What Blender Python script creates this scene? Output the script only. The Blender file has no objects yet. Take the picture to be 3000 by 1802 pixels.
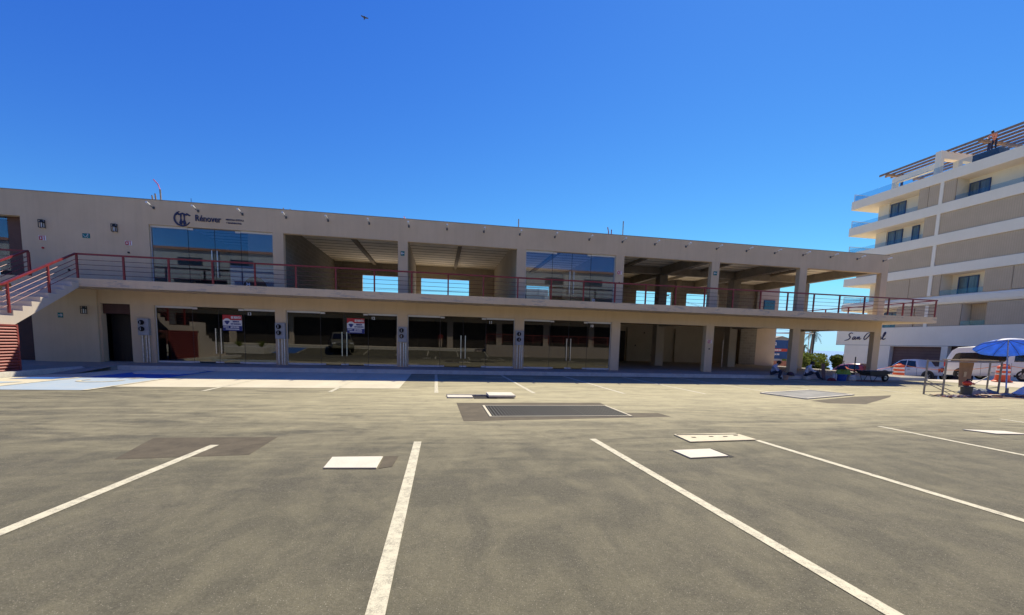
import bpy, math, random
from mathutils import Vector, Matrix
R = math.radians
random.seed(7)
S = bpy.context.scene
COL = S.collection
ORG = {}

# ------------------------------------------------------------------ helpers
class MB:
    def __init__(s): s.v = []; s.f = []; s.m = []
    def add(s, vs, fs, mi=0):
        o = len(s.v); s.v += [tuple(p) for p in vs]
        s.f += [tuple(i + o for i in f) for f in fs]; s.m += [mi] * len(fs); return s
    def box(s, x0, x1, y0, y1, z0, z1, mi=0):
        return s.add([(x0,y0,z0),(x1,y0,z0),(x1,y1,z0),(x0,y1,z0),(x0,y0,z1),(x1,y0,z1),(x1,y1,z1),(x0,y1,z1)],
                     [(0,3,2,1),(4,5,6,7),(0,1,5,4),(1,2,6,5),(2,3,7,6),(3,0,4,7)], mi)
    def hexa(s, p, mi=0):
        return s.add(p, [(0,3,2,1),(4,5,6,7),(0,1,5,4),(1,2,6,5),(2,3,7,6),(3,0,4,7)], mi)
    def quad(s, a, b, c, d, mi=0): return s.add([a,b,c,d], [(0,1,2,3)], mi)
    def bar(s, p, q, w, h=None, mi=0):
        h = w if h is None else h
        p = Vector(p); q = Vector(q); d = (q - p).normalized()
        u = Vector((0,0,1)) if abs(d.z) < .95 else Vector((0,1,0))
        a = d.cross(u).normalized() * w / 2; b = a.cross(d).normalized() * h / 2
        return s.hexa([p-a-b, p+a-b, q+a-b, q-a-b, p-a+b, p+a+b, q+a+b, q-a+b], mi)
    def tube(s, pts, r, n=8, cap=True, mi=0):
        pts = [Vector(p) for p in pts]; rs = r if isinstance(r, (list, tuple)) else [r] * len(pts)
        vs = []; k = len(pts)
        for i, p in enumerate(pts):
            d = (pts[min(i+1,k-1)] - pts[max(i-1,0)]).normalized()
            u = Vector((0,0,1)) if abs(d.z) < .9 else Vector((0,1,0))
            a = d.cross(u).normalized(); b = a.cross(d).normalized()
            for j in range(n):
                t = 2 * math.pi * j / n
                vs.append(p + (a * math.cos(t) + b * math.sin(t)) * rs[i])
        fs = [(i*n+j, i*n+(j+1)%n, (i+1)*n+(j+1)%n, (i+1)*n+j) for i in range(k-1) for j in range(n)]
        if cap: fs += [tuple(range(n))[::-1], tuple((k-1)*n+j for j in range(n))]
        return s.add(vs, fs, mi)
    def lathe(s, c, prof, n=20, mi=0):
        vs = []
        for (r, z) in prof:
            for j in range(n):
                t = 2*math.pi*j/n; vs.append((c[0]+r*math.cos(t), c[1]+r*math.sin(t), c[2]+z))
        k = len(prof)
        fs = [(i*n+j, i*n+(j+1)%n, (i+1)*n+(j+1)%n, (i+1)*n+j) for i in range(k-1) for j in range(n)]
        fs += [tuple(range(n))[::-1], tuple((k-1)*n+j for j in range(n))]
        return s.add(vs, fs, mi)
    def prism(s, poly, fn0, fn1, mi=0):
        n = len(poly); vs = [fn0(p) for p in poly] + [fn1(p) for p in poly]
        fs = [tuple(range(n))[::-1], tuple(range(n, 2*n))] + [(i, (i+1)%n, n+(i+1)%n, n+i) for i in range(n)]
        return s.add(vs, fs, mi)
    def ball(s, c, r, n=10, m=7, mi=0):
        r = r if isinstance(r, tuple) else (r,r,r); vs = []; fs = []
        for i in range(m+1):
            ph = math.pi*i/m
            for j in range(n):
                t = 2*math.pi*j/n
                vs.append((c[0]+r[0]*math.sin(ph)*math.cos(t), c[1]+r[1]*math.sin(ph)*math.sin(t), c[2]+r[2]*math.cos(ph)))
        for i in range(m):
            for j in range(n): fs.append((i*n+j, (i+1)*n+j, (i+1)*n+(j+1)%n, i*n+(j+1)%n))
        return s.add(vs, fs, mi)
    def build(s, name, mats, parent=None, smooth=False, bevel=0, label=None):
        o = ORG.get(parent.name, Vector()) if parent else Vector()
        me = bpy.data.meshes.new(name)
        me.from_pydata([(p[0]-o[0], p[1]-o[1], p[2]-o[2]) for p in s.v], [], s.f)
        for m in (mats if isinstance(mats, (list, tuple)) else [mats]): me.materials.append(m)
        if any(s.m): me.polygons.foreach_set('material_index', s.m)
        if smooth: me.polygons.foreach_set('use_smooth', [True]*len(me.polygons))
        me.update()
        ob = bpy.data.objects.new(name, me); COL.objects.link(ob)
        if parent: ob.parent = parent
        ORG[ob.name] = o
        if bevel:
            b = ob.modifiers.new('bevel', 'BEVEL'); b.width = bevel; b.segments = 2; b.limit_method = 'ANGLE'
        if smooth:
            try: me.set_sharp_from_angle(angle=R(35))
            except Exception: pass
        if label: ob['label'] = label
        return ob

def tag(o, label=None, cat=None, group=None, kind=None):
    if label: o['label'] = label
    if cat: o['category'] = cat
    if group: o['group'] = group
    if kind: o['kind'] = kind
    return o
def thing(name, label, cat, loc=(0,0,0), group=None, rotz=0, local=False):
    o = bpy.data.objects.new(name, None); COL.objects.link(o); o.empty_display_size = .2
    o.location = loc; o.rotation_euler = (0,0,rotz)
    ORG[o.name] = Vector((0,0,0)) if local else Vector(loc)
    return tag(o, label, cat, group)
def dup(root, loc, rotz=None, label=None, group=None):
    r = root.copy(); COL.objects.link(r); r.location = loc
    if rotz is not None: r.rotation_euler = (0,0,rotz)
    if label: r['label'] = label
    if group: r['group'] = group
    for ch in list(root.children):
        c = ch.copy(); COL.objects.link(c); c.parent = r
        for g in list(ch.children):
            d = g.copy(); COL.objects.link(d); d.parent = c
    return r
def structure(mb, name, mat, parent=None, **k):
    o = mb.build(name, mat, parent, **k)
    if not parent: o['kind'] = 'structure'
    return o
def text(s, size, mat, name, parent, loc, rot=(R(90),0,0), extrude=.01, shear=0, align='LEFT', bold=0, sx=1.0):
    cu = bpy.data.curves.new(name, 'FONT'); cu.body = s; cu.size = size; cu.extrude = extrude; cu.shear = shear
    cu.align_x = align; cu.align_y = 'CENTER'; cu.offset = bold; cu.resolution_u = 3
    t = bpy.data.objects.new(name, cu); COL.objects.link(t)
    bpy.context.view_layer.update()
    me = bpy.data.meshes.new_from_object(t.evaluated_get(bpy.context.evaluated_depsgraph_get()))
    bpy.data.objects.remove(t)
    o = ORG.get(parent.name, Vector()) if parent else Vector()
    M4 = Matrix.Translation(Vector(loc) - o) @ Matrix.Rotation(rot[2],4,'Z') @ Matrix.Rotation(rot[0],4,'X') @ Matrix.Diagonal((sx,1,1,1))
    me.transform(M4); me.materials.clear(); me.materials.append(mat)
    ob = bpy.data.objects.new(name, me); COL.objects.link(ob); ob.parent = parent; ORG[ob.name] = o
    return ob

# ------------------------------------------------------------------ materials
def nodes(name):
    m = bpy.data.materials.new(name); m.use_nodes = True
    nt = m.node_tree; nt.nodes.clear()
    out = nt.nodes.new('ShaderNodeOutputMaterial')
    def n(t, **k):
        x = nt.nodes.new('ShaderNode' + t)
        for a, b in k.items():
            if a.startswith('i_'):
                key = a[2:]; key = int(key) if key.isdigit() else key.replace('_', ' ')
                x.inputs[key].default_value = b
            else: setattr(x, a, b)
        return x
    L = lambda a, b: nt.links.new(a, b)
    return m, nt, out, n, L
def c4(c): return (c[0], c[1], c[2], 1)
def coord(n, L, scale=(1,1,1), rot=(0,0,0)):
    g = n('NewGeometry'); mp = n('Mapping'); mp.inputs['Scale'].default_value = scale; mp.inputs['Rotation'].default_value = rot
    L(g.outputs['Position'], mp.inputs['Vector']); return mp.outputs['Vector']
def noise(n, L, vec, scale, detail=4, rough=.6, dist=0):
    t = n('TexNoise'); t.inputs['Scale'].default_value = scale; t.inputs['Detail'].default_value = detail
    t.inputs['Roughness'].default_value = rough; t.inputs['Distortion'].default_value = dist
    L(vec, t.inputs['Vector']); return t.outputs['Fac']
def ramp(n, L, fac, a, b, ca, cb):
    r = n('ValToRGB'); e = r.color_ramp.elements
    e[0].position = a; e[0].color = c4(ca); e[1].position = b; e[1].color = c4(cb)
    L(fac, r.inputs['Fac']); return r.outputs['Color']
def mixc(n, L, fac, a, b, mode='MIX'):
    x = n('Mix', data_type='RGBA', blend_type=mode)
    for s, k in ((fac,0),(a,6),(b,7)):
        if hasattr(s, 'links'): L(s, x.inputs[k])
        else: x.inputs[k].default_value = s if k == 0 else c4(s)
    return x.outputs[2]
def mth(n, L, op, a, b=None, clamp=False):
    x = n('Math', operation=op, use_clamp=clamp)
    for s, k in ((a,0),(b,1)):
        if s is None: continue
        if hasattr(s, 'links'): L(s, x.inputs[k])
        else: x.inputs[k].default_value = s
    return x.outputs[0]
def finish(nt, out, n, L, col, rough, bump=None, bstr=.3, bdist=.01, metal=0, spec=.5, coat=0):
    p = n('BsdfPrincipled')
    if hasattr(col, 'links'): L(col, p.inputs['Base Color'])
    else: p.inputs['Base Color'].default_value = c4(col)
    if hasattr(rough, 'links'): L(rough, p.inputs['Roughness'])
    else: p.inputs['Roughness'].default_value = rough
    p.inputs['Metallic'].default_value = metal; p.inputs['Specular IOR Level'].default_value = spec
    p.inputs['Coat Weight'].default_value = coat
    if bump is not None:
        b = n('Bump'); b.inputs['Strength'].default_value = bstr; b.inputs['Distance'].default_value = bdist
        L(bump, b.inputs['Height']); L(b.outputs['Normal'], p.inputs['Normal'])
    L(p.outputs[0], out.inputs['Surface']); return p
def M(name, col, rough=.8, var=.15, scale=3., bump=0., bscale=80., metal=0, spec=.5, coat=0, sc=(1,1,1)):
    m, nt, out, n, L = nodes(name)
    v = coord(n, L, sc)
    f = noise(n, L, v, scale)
    d = tuple(max(0, c*(1-var)) for c in col); e = tuple(min(1, c*(1+var)) for c in col)
    c = ramp(n, L, f, .3, .7, d, e)
    b = noise(n, L, coord(n, L), bscale, 3) if bump else None
    finish(nt, out, n, L, c, rough, b, bump, .01, metal, spec, coat); return m

def asphalt():
    m, nt, out, n, L = nodes('asphalt')
    base = ramp(n, L, noise(n, L, coord(n, L), 95, 4, .8), .28, .74, (.044,.042,.034), (.176,.164,.125))
    mid = noise(n, L, coord(n, L), 34, 5, .85)
    base = mixc(n, L, 1.0, base, ramp(n, L, mid, .30, .70, (.52,.52,.52), (1.42,1.42,1.42)), 'MULTIPLY')
    co_ = noise(n, L, coord(n, L), 14, 4, .8)
    base = mixc(n, L, 1.0, base, ramp(n, L, co_, .32, .68, (.86,.86,.86), (1.12,1.12,1.12)), 'MULTIPLY')
    patch = noise(n, L, coord(n, L, (.35,.7,1)), .8, 6, .65, .8)
    base = mixc(n, L, ramp(n, L, patch, .36, .66, (.15,.15,.15), (.42,.42,.42)), base, (.155,.146,.092))
    damp = noise(n, L, coord(n, L, (.5,.9,1), (0,0,R(20))), .55, 5, .6, .6)
    base = mixc(n, L, ramp(n, L, damp, .52, .74, (0,0,0), (.22,.22,.22)), base, (.088,.082,.066))
    # dust swept in streaks, thickest on the drive aisle
    sw = noise(n, L, coord(n, L, (.30,1.3,1), (0,0,R(5))), 1.5, 6, .62, 1.5)
    sw2 = noise(n, L, coord(n, L, (1.3,.7,1), (0,0,R(-32))), 1.5, 8, .66, .5)
    sw3 = noise(n, L, coord(n, L, (1,1,1)), 2.6, 6, .7, .5)
    g = n('NewGeometry'); sp = n('SeparateXYZ'); L(g.outputs['Position'], sp.inputs[0])
    mr = n('MapRange', interpolation_type='SMOOTHSTEP'); mr.inputs['From Min'].default_value = 4.0; mr.inputs['From Max'].default_value = 11.5
    L(sp.outputs['Y'], mr.inputs['Value'])
    mr2 = n('MapRange', interpolation_type='SMOOTHSTEP'); mr2.inputs['From Min'].default_value = 13.2; mr2.inputs['From Max'].default_value = 18.4  # dust thinned toward the shops, putting deeper building shade into the colour
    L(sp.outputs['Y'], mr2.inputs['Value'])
    mx1 = n('MapRange', interpolation_type='SMOOTHSTEP'); mx1.inputs['From Min'].default_value = -8.5; mx1.inputs['From Max'].default_value = 1.0; mx1.inputs['To Min'].default_value = .22
    L(sp.outputs['X'], mx1.inputs['Value'])
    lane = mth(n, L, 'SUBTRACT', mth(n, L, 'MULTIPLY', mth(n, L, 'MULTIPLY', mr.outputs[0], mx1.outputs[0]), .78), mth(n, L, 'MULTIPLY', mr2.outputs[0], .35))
    near = n('MapRange', interpolation_type='SMOOTHSTEP'); near.inputs['From Min'].default_value = 2.5; near.inputs['From Max'].default_value = 7.5
    L(sp.outputs['Y'], near.inputs['Value'])
    mx_ = n('Mix', data_type='FLOAT'); L(near.outputs[0], mx_.inputs[0]); L(sw2, mx_.inputs[2]); L(sw, mx_.inputs[3])
    mix1 = mth(n, L, 'ADD', mth(n, L, 'MULTIPLY', mx_.outputs[0], .68), mth(n, L, 'MULTIPLY', sw3, .32))
    k = mth(n, L, 'ADD', mth(n, L, 'MULTIPLY', mth(n, L, 'SUBTRACT', mix1, .51), mth(n, L, 'ADD', mth(n, L, 'MULTIPLY', near.outputs[0], 1.3), .95)), lane)
    k = mth(n, L, 'ADD', k, .08, True)
    col = mixc(n, L, mth(n, L, 'MULTIPLY', k, .86), base, (.50,.45,.275))
    gr = noise(n, L, coord(n, L), 60, 5, .9)
    col = mixc(n, L, ramp(n, L, gr, .50, .70, (0,0,0), (.6,.6,.6)), col, (.07,.065,.05))
    st = n('TexVoronoi'); st.inputs['Scale'].default_value = 48; L(coord(n, L), st.inputs['Vector'])
    col = mixc(n, L, ramp(n, L, st.outputs['Distance'], .07, .18, (.75,.75,.75), (0,0,0)), col, (.40,.365,.28))
    finish(nt, out, n, L, col, .92, noise(n, L, coord(n, L), 70, 5, .85), .6, .012, 0, .25); return m
def plaster(name, a, b, streak=.2, grey=0.0):
    m, nt, out, n, L = nodes(name)
    f = noise(n, L, coord(n, L), .8, 5)
    c = ramp(n, L, f, .3, .72, a, b)
    st = noise(n, L, coord(n, L, (3.2,3.2,.18)), 1.6, 5, .7)
    c = mixc(n, L, mth(n, L, 'MULTIPLY', mth(n, L, 'SUBTRACT', st, .45, True), streak*4), c, tuple(x*.62 for x in a))
    if grey:
        w = noise(n, L, coord(n, L, (.8,1,3.5)), 1.3, 6, .75)
        c = mixc(n, L, ramp(n, L, w, .54, .62, (0,0,0), (grey,grey,grey)), c, (.30,.30,.29))
    bp = noise(n, L, coord(n, L), 45, 4)
    finish(nt, out, n, L, c, .9, bp, .25, .01, 0, .3); return m
def concrete(name, a, b, scale=1.3, bump=.3, sc=(1,1,1)):
    m, nt, out, n, L = nodes(name)
    f = noise(n, L, coord(n, L, sc), scale, 7, .7)
    c = ramp(n, L, f, .3, .7, a, b)
    sp = noise(n, L, coord(n, L), 55, 3)
    c = mixc(n, L, mth(n, L, 'MULTIPLY', mth(n, L, 'SUBTRACT', sp, .5, True), 1.4), c, tuple(x*.6 for x in a))
    finish(nt, out, n, L, c, .88, sp, bump, .01, 0, .3); return m
def stripes(name, axis, period, frac, ca, cb, bumpy=.4, soft=False, var=.12):
    m, nt, out, n, L = nodes(name)
    g = n('NewGeometry'); sp = n('SeparateXYZ'); L(g.outputs['Position'], sp.inputs[0])
    t = mth(n, L, 'FRACT', mth(n, L, 'DIVIDE', sp.outputs[axis], period))
    k = mth(n, L, 'LESS_THAN', t, frac)
    f = noise(n, L, coord(n, L), 1.1, 5)
    va = ramp(n, L, f, .3, .7, tuple(x*(1-var) for x in ca), tuple(min(1,x*(1+var)) for x in ca))
    c = mixc(n, L, k, va, cb)
    finish(nt, out, n, L, c, .9, mth(n, L, 'SUBTRACT', 1.0, k), bumpy, .02, 0, .2); return m
def blocks():
    m, nt, out, n, L = nodes('concrete_block')
    g = n('NewGeometry'); sp = n('SeparateXYZ'); L(g.outputs['Position'], sp.inputs[0])
    cb = n('CombineXYZ'); L(mth(n, L, 'ADD', sp.outputs['X'], sp.outputs['Y']), cb.inputs[0]); L(sp.outputs['Z'], cb.inputs[1])
    br = n('TexBrick'); br.inputs['Scale'].default_value = 1.0
    br.inputs['Color1'].default_value = (.26,.24,.21,1); br.inputs['Color2'].default_value = (.19,.177,.157,1); br.inputs['Mortar'].default_value = (.33,.32,.30,1)
    br.inputs['Mortar Size'].default_value = .012; br.inputs['Brick Width'].default_value = .4; br.inputs['Row Height'].default_value = .2
    L(cb.outputs[0], br.inputs['Vector'])
    c = mixc(n, L, noise(n, L, coord(n, L), 2.5, 6, .7), br.outputs['Color'], (.21,.19,.165))
    finish(nt, out, n, L, c, .95, br.outputs['Fac'], -.3, .01, 0, .2); return m
def paint(name, worn=.5, col=(.65,.61,.45), under=(.22,.2,.16), s=9):
    m, nt, out, n, L = nodes(name)
    a = noise(n, L, coord(n, L), s, 8, .8); b = noise(n, L, coord(n, L), 120, 3, .8)
    k = mth(n, L, 'ADD', mth(n, L, 'MULTIPLY', a, .65), mth(n, L, 'MULTIPLY', b, .45))
    c = mixc(n, L, ramp(n, L, k, .52, .68, (0,0,0), (worn*1.7,worn*2,worn*2)), col, under)
    c = mixc(n, L, mth(n, L, 'MULTIPLY', noise(n, L, coord(n, L), 1.7, 5), .3), c, tuple(x*.72 for x in col))
    finish(nt, out, n, L, c, .85, b, .2, .005, 0, .3); return m
def glass(name, tint, f0=.045, rough=0.0, edge=.95, refl_tint=(1,1,1)):
    m, nt, out, n, L = nodes(name)
    g = n('NewGeometry'); dp = n('VectorMath', operation='DOT_PRODUCT')
    wv = noise(n, L, coord(n, L, (.5,.5,.35)), .9, 1); bp = n('Bump'); bp.inputs['Strength'].default_value = .025; bp.inputs['Distance'].default_value = .05
    L(wv, bp.inputs['Height'])
    L(g.outputs['Incoming'], dp.inputs[0]); L(g.outputs['Normal'], dp.inputs[1])
    c = mth(n, L, 'SUBTRACT', 1.0, mth(n, L, 'ABSOLUTE', dp.outputs['Value']))
    F = mth(n, L, 'ADD', mth(n, L, 'MULTIPLY', mth(n, L, 'POWER', c, 5.0), edge), f0, True)
    t = n('BsdfTransparent'); t.inputs[0].default_value = c4(tint)
    gl = n('BsdfGlossy'); gl.inputs['Roughness'].default_value = rough; gl.inputs[0].default_value = c4(refl_tint)
    L(bp.outputs[0], gl.inputs['Normal'])
    mx = n('MixShader'); L(F, mx.inputs[0]); L(t.outputs[0], mx.inputs[1]); L(gl.outputs[0], mx.inputs[2])
    L(mx.outputs[0], out.inputs['Surface']); return m
def leafmat(name, a, b):
    m, nt, out, n, L = nodes(name)
    c = ramp(n, L, noise(n, L, coord(n, L), 2.2, 3), .3, .7, a, b)
    d = n('BsdfDiffuse'); L(c, d.inputs[0]); t = n('BsdfTranslucent'); L(c, t.inputs[0])
    x = n('MixShader'); x.inputs[0].default_value = .35; L(d.outputs[0], x.inputs[1]); L(t.outputs[0], x.inputs[2])
    L(x.outputs[0], out.inputs['Surface']); return m
def cloth(name, col, trans=.4):
    m, nt, out, n, L = nodes(name)
    c = ramp(n, L, noise(n, L, coord(n, L), 5, 4), .3, .7, tuple(x*.85 for x in col), tuple(min(1,x*1.15) for x in col))
    d = n('BsdfPrincipled'); L(c, d.inputs['Base Color']); d.inputs['Roughness'].default_value = .55
    t = n('BsdfTranslucent'); L(c, t.inputs[0]); x = n('MixShader'); x.inputs[0].default_value = trans
    L(d.outputs[0], x.inputs[1]); L(t.outputs[0], x.inputs[2]); L(x.outputs[0], out.inputs['Surface']); return m
def water():
    m, nt, out, n, L = nodes('sea_water')
    w = noise(n, L, coord(n, L, (.02,.05,1)), 1, 5)
    c = ramp(n, L, w, .35, .65, (.12,.25,.46), (.16,.32,.54))
    finish(nt, out, n, L, c, .7, noise(n, L, coord(n, L), .4, 4), .3, .4, 0, .12); return m

ASPH = asphalt()
DARKASPH = concrete('patched_asphalt', (.078,.066,.046), (.140,.118,.080), 3, .4)
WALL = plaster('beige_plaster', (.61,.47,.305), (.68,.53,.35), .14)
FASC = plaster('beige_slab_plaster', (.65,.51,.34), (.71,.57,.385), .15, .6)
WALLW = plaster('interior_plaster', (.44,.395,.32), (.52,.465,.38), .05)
TOWER = plaster('annex_plaster', (.47,.38,.30), (.54,.44,.35), .08)
CONC = concrete('grey_concrete', (.24,.22,.19), (.38,.35,.30))
COLC = concrete('column_concrete', (.19,.17,.145), (.30,.27,.225), 2.2)
PALEC = concrete('pale_concrete', (.60,.56,.45), (.72,.67,.55), 1.8, .15)
BAYC = concrete('bay_concrete', (.54,.49,.36), (.66,.61,.45), 1.2, .15, (1,.5,1))
STREETC = concrete('street_concrete', (.46,.41,.33), (.60,.54,.44), .7, .2)
FLOORC = concrete('floor_tile', (.30,.27,.23), (.36,.33,.28), 1.0, .05)
KERBW = paint('white_kerb_paint', .3, (.68,.65,.56), (.32,.30,.26), 4)
LINEW = paint('white_line_paint')
BLUEP = paint('blue_bay_paint', .45, (.36,.455,.53), (.50,.52,.50), 3)
BLUEF = paint('deep_blue_paint', .1, (.045,.14,.40), (.06,.16,.40), 3)
BLOCK = blocks()
CEIL = stripes('joist_and_block_ceiling', 1, .70, .15, (.86,.83,.75), (.24,.22,.19), .5)
RED = M('red_oxide_paint', (.26,.055,.045), .5, .2, 6, .1)
REDRAIL = M('red_rail_paint', (.22,.028,.028), .42, .25, 7, .05)
BARM = M('dark_red_bar', (.10,.03,.03), .5, .2, 8)
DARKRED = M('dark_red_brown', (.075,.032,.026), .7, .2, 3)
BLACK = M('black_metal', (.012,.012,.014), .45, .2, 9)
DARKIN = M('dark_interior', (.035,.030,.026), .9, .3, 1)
ALU = M('white_aluminium', (.62,.61,.58), .4, .06, 5)
LAMPH = M('white_lamp_head', (.85,.84,.80), .35, .03, 9)
CHROME = M('brushed_steel', (.62,.62,.60), .3, .1, 20, metal=.85)
GALV = M('galvanised_pipe', (.55,.55,.56), .38, .2, 14, metal=.7)
BOXG = M('grey_meter_paint', (.31,.33,.35), .5, .12, 6)
GLASSL = glass('dark_shop_glass', (.30,.31,.29), .075)
GLASSU = glass('upper_shop_glass', (.76,.80,.84), .10, refl_tint=(.55,.74,1))  # reflection colour tinted blue to deepen the mirrored sky
GLASSB = glass('blue_tinted_glass', (.45,.66,.80), .10)
GLASSK = glass('clear_balustrade_glass', (.80,.86,.90), .035)
PANE = M('dark_car_glass', (.010,.012,.016), .06, .1, 3, spec=.8)
CURT = M('curtained_glass', (.11,.14,.15), .18, .4, 2.2, spec=.7, sc=(1,4,.3))
FRAMEB = M('navy_window_frame', (.025,.06,.16), .4, .15, 5)
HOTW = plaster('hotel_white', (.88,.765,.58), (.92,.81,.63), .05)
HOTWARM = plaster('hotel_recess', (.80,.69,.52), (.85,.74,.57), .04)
SLAT = stripes('slatted_panel', 1, .16, .22, (.55,.415,.27), (.50,.375,.24), .25, var=.06)
GARAGE = stripes('brown_garage_door', 2, .28, .08, (.16,.10,.085), (.09,.055,.05), .3)
WOOD = M('weathered_timber', (.27,.18,.115), .75, .25, 6)
WHITEC = M('white_car_paint', (.72,.72,.70), .28, .04, 1.5, coat=.6)
REDC = M('red_car_paint', (.28,.045,.03), .3, .1, 2, coat=.5)
OLIVE = M('olive_car_paint', (.16,.155,.11), .3, .08, 2, coat=.5)
TYRE = M('black_tyre', (.018,.018,.018), .85, .2, 20)
RIM = M('grey_wheel_rim', (.35,.35,.36), .4, .15, 12, metal=.6)
LAMPW = M('clear_lamp_lens', (.75,.76,.74), .15, .05, 9)
LAMPR = M('red_lamp_lens', (.50,.015,.02), .2, .1, 9)
ORANGE = M('orange_plastic', (.80,.11,.025), .45, .12, 5)
REFL = M('white_reflective_tape', (.80,.72,.66), .45, .05, 9)
ROPE = M('orange_rope', (.70,.25,.08), .7, .15, 30)
SKIN = M('brown_skin', (.19,.10,.065), .6, .1, 12)
HAIR = M('black_hair', (.010,.009,.009), .6, .3, 40)
SHIRTG = M('pale_blue_grey_shirt', (.46,.48,.55), .9, .12, 14, .2)
SHIRTW = M('faded_white_shirt', (.72,.70,.70), .9, .1, 14, .2)
JEAN = M('navy_trousers', (.028,.034,.060), .9, .2, 14, .2)
SHOE = M('dark_boots', (.03,.026,.022), .7, .2, 20)
TAN = M('cream_trousers', (.55,.47,.36), .9, .1, 10)
MAROON = M('maroon_shirt', (.22,.03,.025), .9, .1, 10)
ORSHIRT = M('faded_orange_shirt', (.75,.27,.17), .9, .1, 10)
CARD = M('brown_cardboard', (.33,.205,.125), .9, .15, 4)
PLANKM = M('pale_plank', (.55,.43,.27), .85, .2, 5)
STEELP = M('dull_scaffold_steel', (.27,.25,.23), .55, .25, 12, metal=.3)
GREYP = M('dark_grey_plastic', (.07,.08,.085), .6, .2, 8)
BLUEPL = M('blue_plastic', (.02,.07,.30), .45, .15, 8)
LIME = M('lime_green_fabric', (.22,.34,.05), .85, .2, 9, .2)
WHITEP = M('dusty_white_plastic', (.60,.57,.50), .6, .12, 8)
BRICKR = M('brick_rubble', (.33,.15,.10), .95, .4, 9, .5)
RUBB = M('pale_rubble', (.55,.48,.38), .95, .4, 9, .5)
SOIL = concrete('bare_soil', (.19,.125,.08), (.31,.215,.14), 3, .8)
TARP = M('grey_tarp', (.20,.22,.24), .7, .3, 5, .3)
UMB = cloth('blue_umbrella_cloth', (.11,.32,.84), .55)
UMBGLARE = cloth('glare_umbrella_cloth', (.72,.76,.84), .3)  # whiter cloth puts sun glare into the colour of two panels
SIGNW = M('sign_white', (.74,.74,.74), .6, .04, 6)
SIGNR = M('sign_red', (.52,.025,.03), .55, .08, 6)
SIGNG = M('sign_teal_green', (.012,.16,.15), .55, .08, 6)
SIGNB = M('sign_navy', (.02,.035,.19), .55, .1, 6)
NAVY = M('navy_lettering', (.022,.026,.08), .5, .15, 9)
GREYL = M('grey_lettering', (.17,.16,.17), .6, .1, 9)
BANB = M('banner_blue', (.02,.075,.22), .7, .1, 3)
GREEN1 = leafmat('bright_leaves', (.11,.15,.03), (.22,.25,.065))
GREEN2 = leafmat('dark_leaves', (.06,.09,.022), (.12,.15,.04))
PALML = leafmat('palm_leaves', (.04,.055,.02), (.085,.10,.04))
BARK = M('grey_bark', (.20,.17,.14), .9, .3, 8, .5)
HILL = concrete('dry_hillside', (.20,.17,.11), (.30,.26,.17), .1, .5)
SEA = water()
SITEC = plaster('opposite_plaster', (.42,.36,.30), (.50,.43,.36))
GRATE = M('dark_grate_iron', (.034,.037,.036), .55, .3, 14)
PIT = M('pit_black', (.012,.011,.010), .95, .2, 4)
CHECK = concrete('dusty_checker_plate', (.58,.52,.36), (.70,.63,.45), 8, .6)
STEELPL = concrete('scuffed_steel_plate', (.10,.11,.112), (.42,.41,.37), 2.4, .2, (.4,2.8,1))
ORTILE = M('terracotta_roof', (.42,.17,.09), .85, .2, 4)
APT = M('distant_apartment', (.42,.43,.38), .9, .15, .5)

# ------------------------------------------------------------------ camera, sky, sun
cam = bpy.data.cameras.new('camera'); co = bpy.data.objects.new('camera', cam); COL.objects.link(co)
F = 1221.549; yaw, pitch, roll = R(9.982), R(-5.753), R(1.573)
cam.sensor_fit = 'HORIZONTAL'; cam.sensor_width = 36; cam.lens = 36*F/3000; cam.shift_y = 224/3000
cam.clip_start = .1; cam.clip_end = 60000
fw = Vector((math.sin(yaw)*math.cos(pitch), math.cos(yaw)*math.cos(pitch), math.sin(pitch)))
rt = Vector((math.cos(yaw), -math.sin(yaw), 0)); up = rt.cross(fw)
r3 = rt*math.cos(roll) + up*math.sin(roll); u3 = up*math.cos(roll) - rt*math.sin(roll)
co.matrix_world = Matrix(((r3.x,u3.x,-fw.x,0),(r3.y,u3.y,-fw.y,0),(r3.z,u3.z,-fw.z,1.5),(0,0,0,1)))
S.camera = co
S.cycles.max_bounces = 16; S.cycles.diffuse_bounces = 8; S.cycles.transparent_max_bounces = 24
sd = Vector((.54,.64,1)).normalized()
sun = bpy.data.lights.new('sun', 'SUN'); so = bpy.data.objects.new('sun', sun); COL.objects.link(so)
sun.energy = 5.0; sun.angle = R(.53); sun.color = (1,.90,.70)
so.rotation_euler = (-sd).to_track_quat('-Z', 'Y').to_euler(); so.location = (20,20,40)
W = bpy.data.worlds.new('World'); S.world = W; W.use_nodes = True
wn = W.node_tree; bg = wn.nodes['Background']
sk = wn.nodes.new('ShaderNodeTexSky'); sk.sky_type = 'NISHITA'; sk.sun_disc = False
sk.sun_elevation = math.asin(sd.z); sk.sun_rotation = math.atan2(sd.x, sd.y)
sk.altitude = 0; sk.air_density = 1.0; sk.dust_density = .05; sk.ozone_density = 4.0
sc_ = wn.nodes.new('ShaderNodeSeparateColor'); cc_ = wn.nodes.new('ShaderNodeCombineColor'); wn.links.new(sk.outputs[0], sc_.inputs[0])
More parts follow.
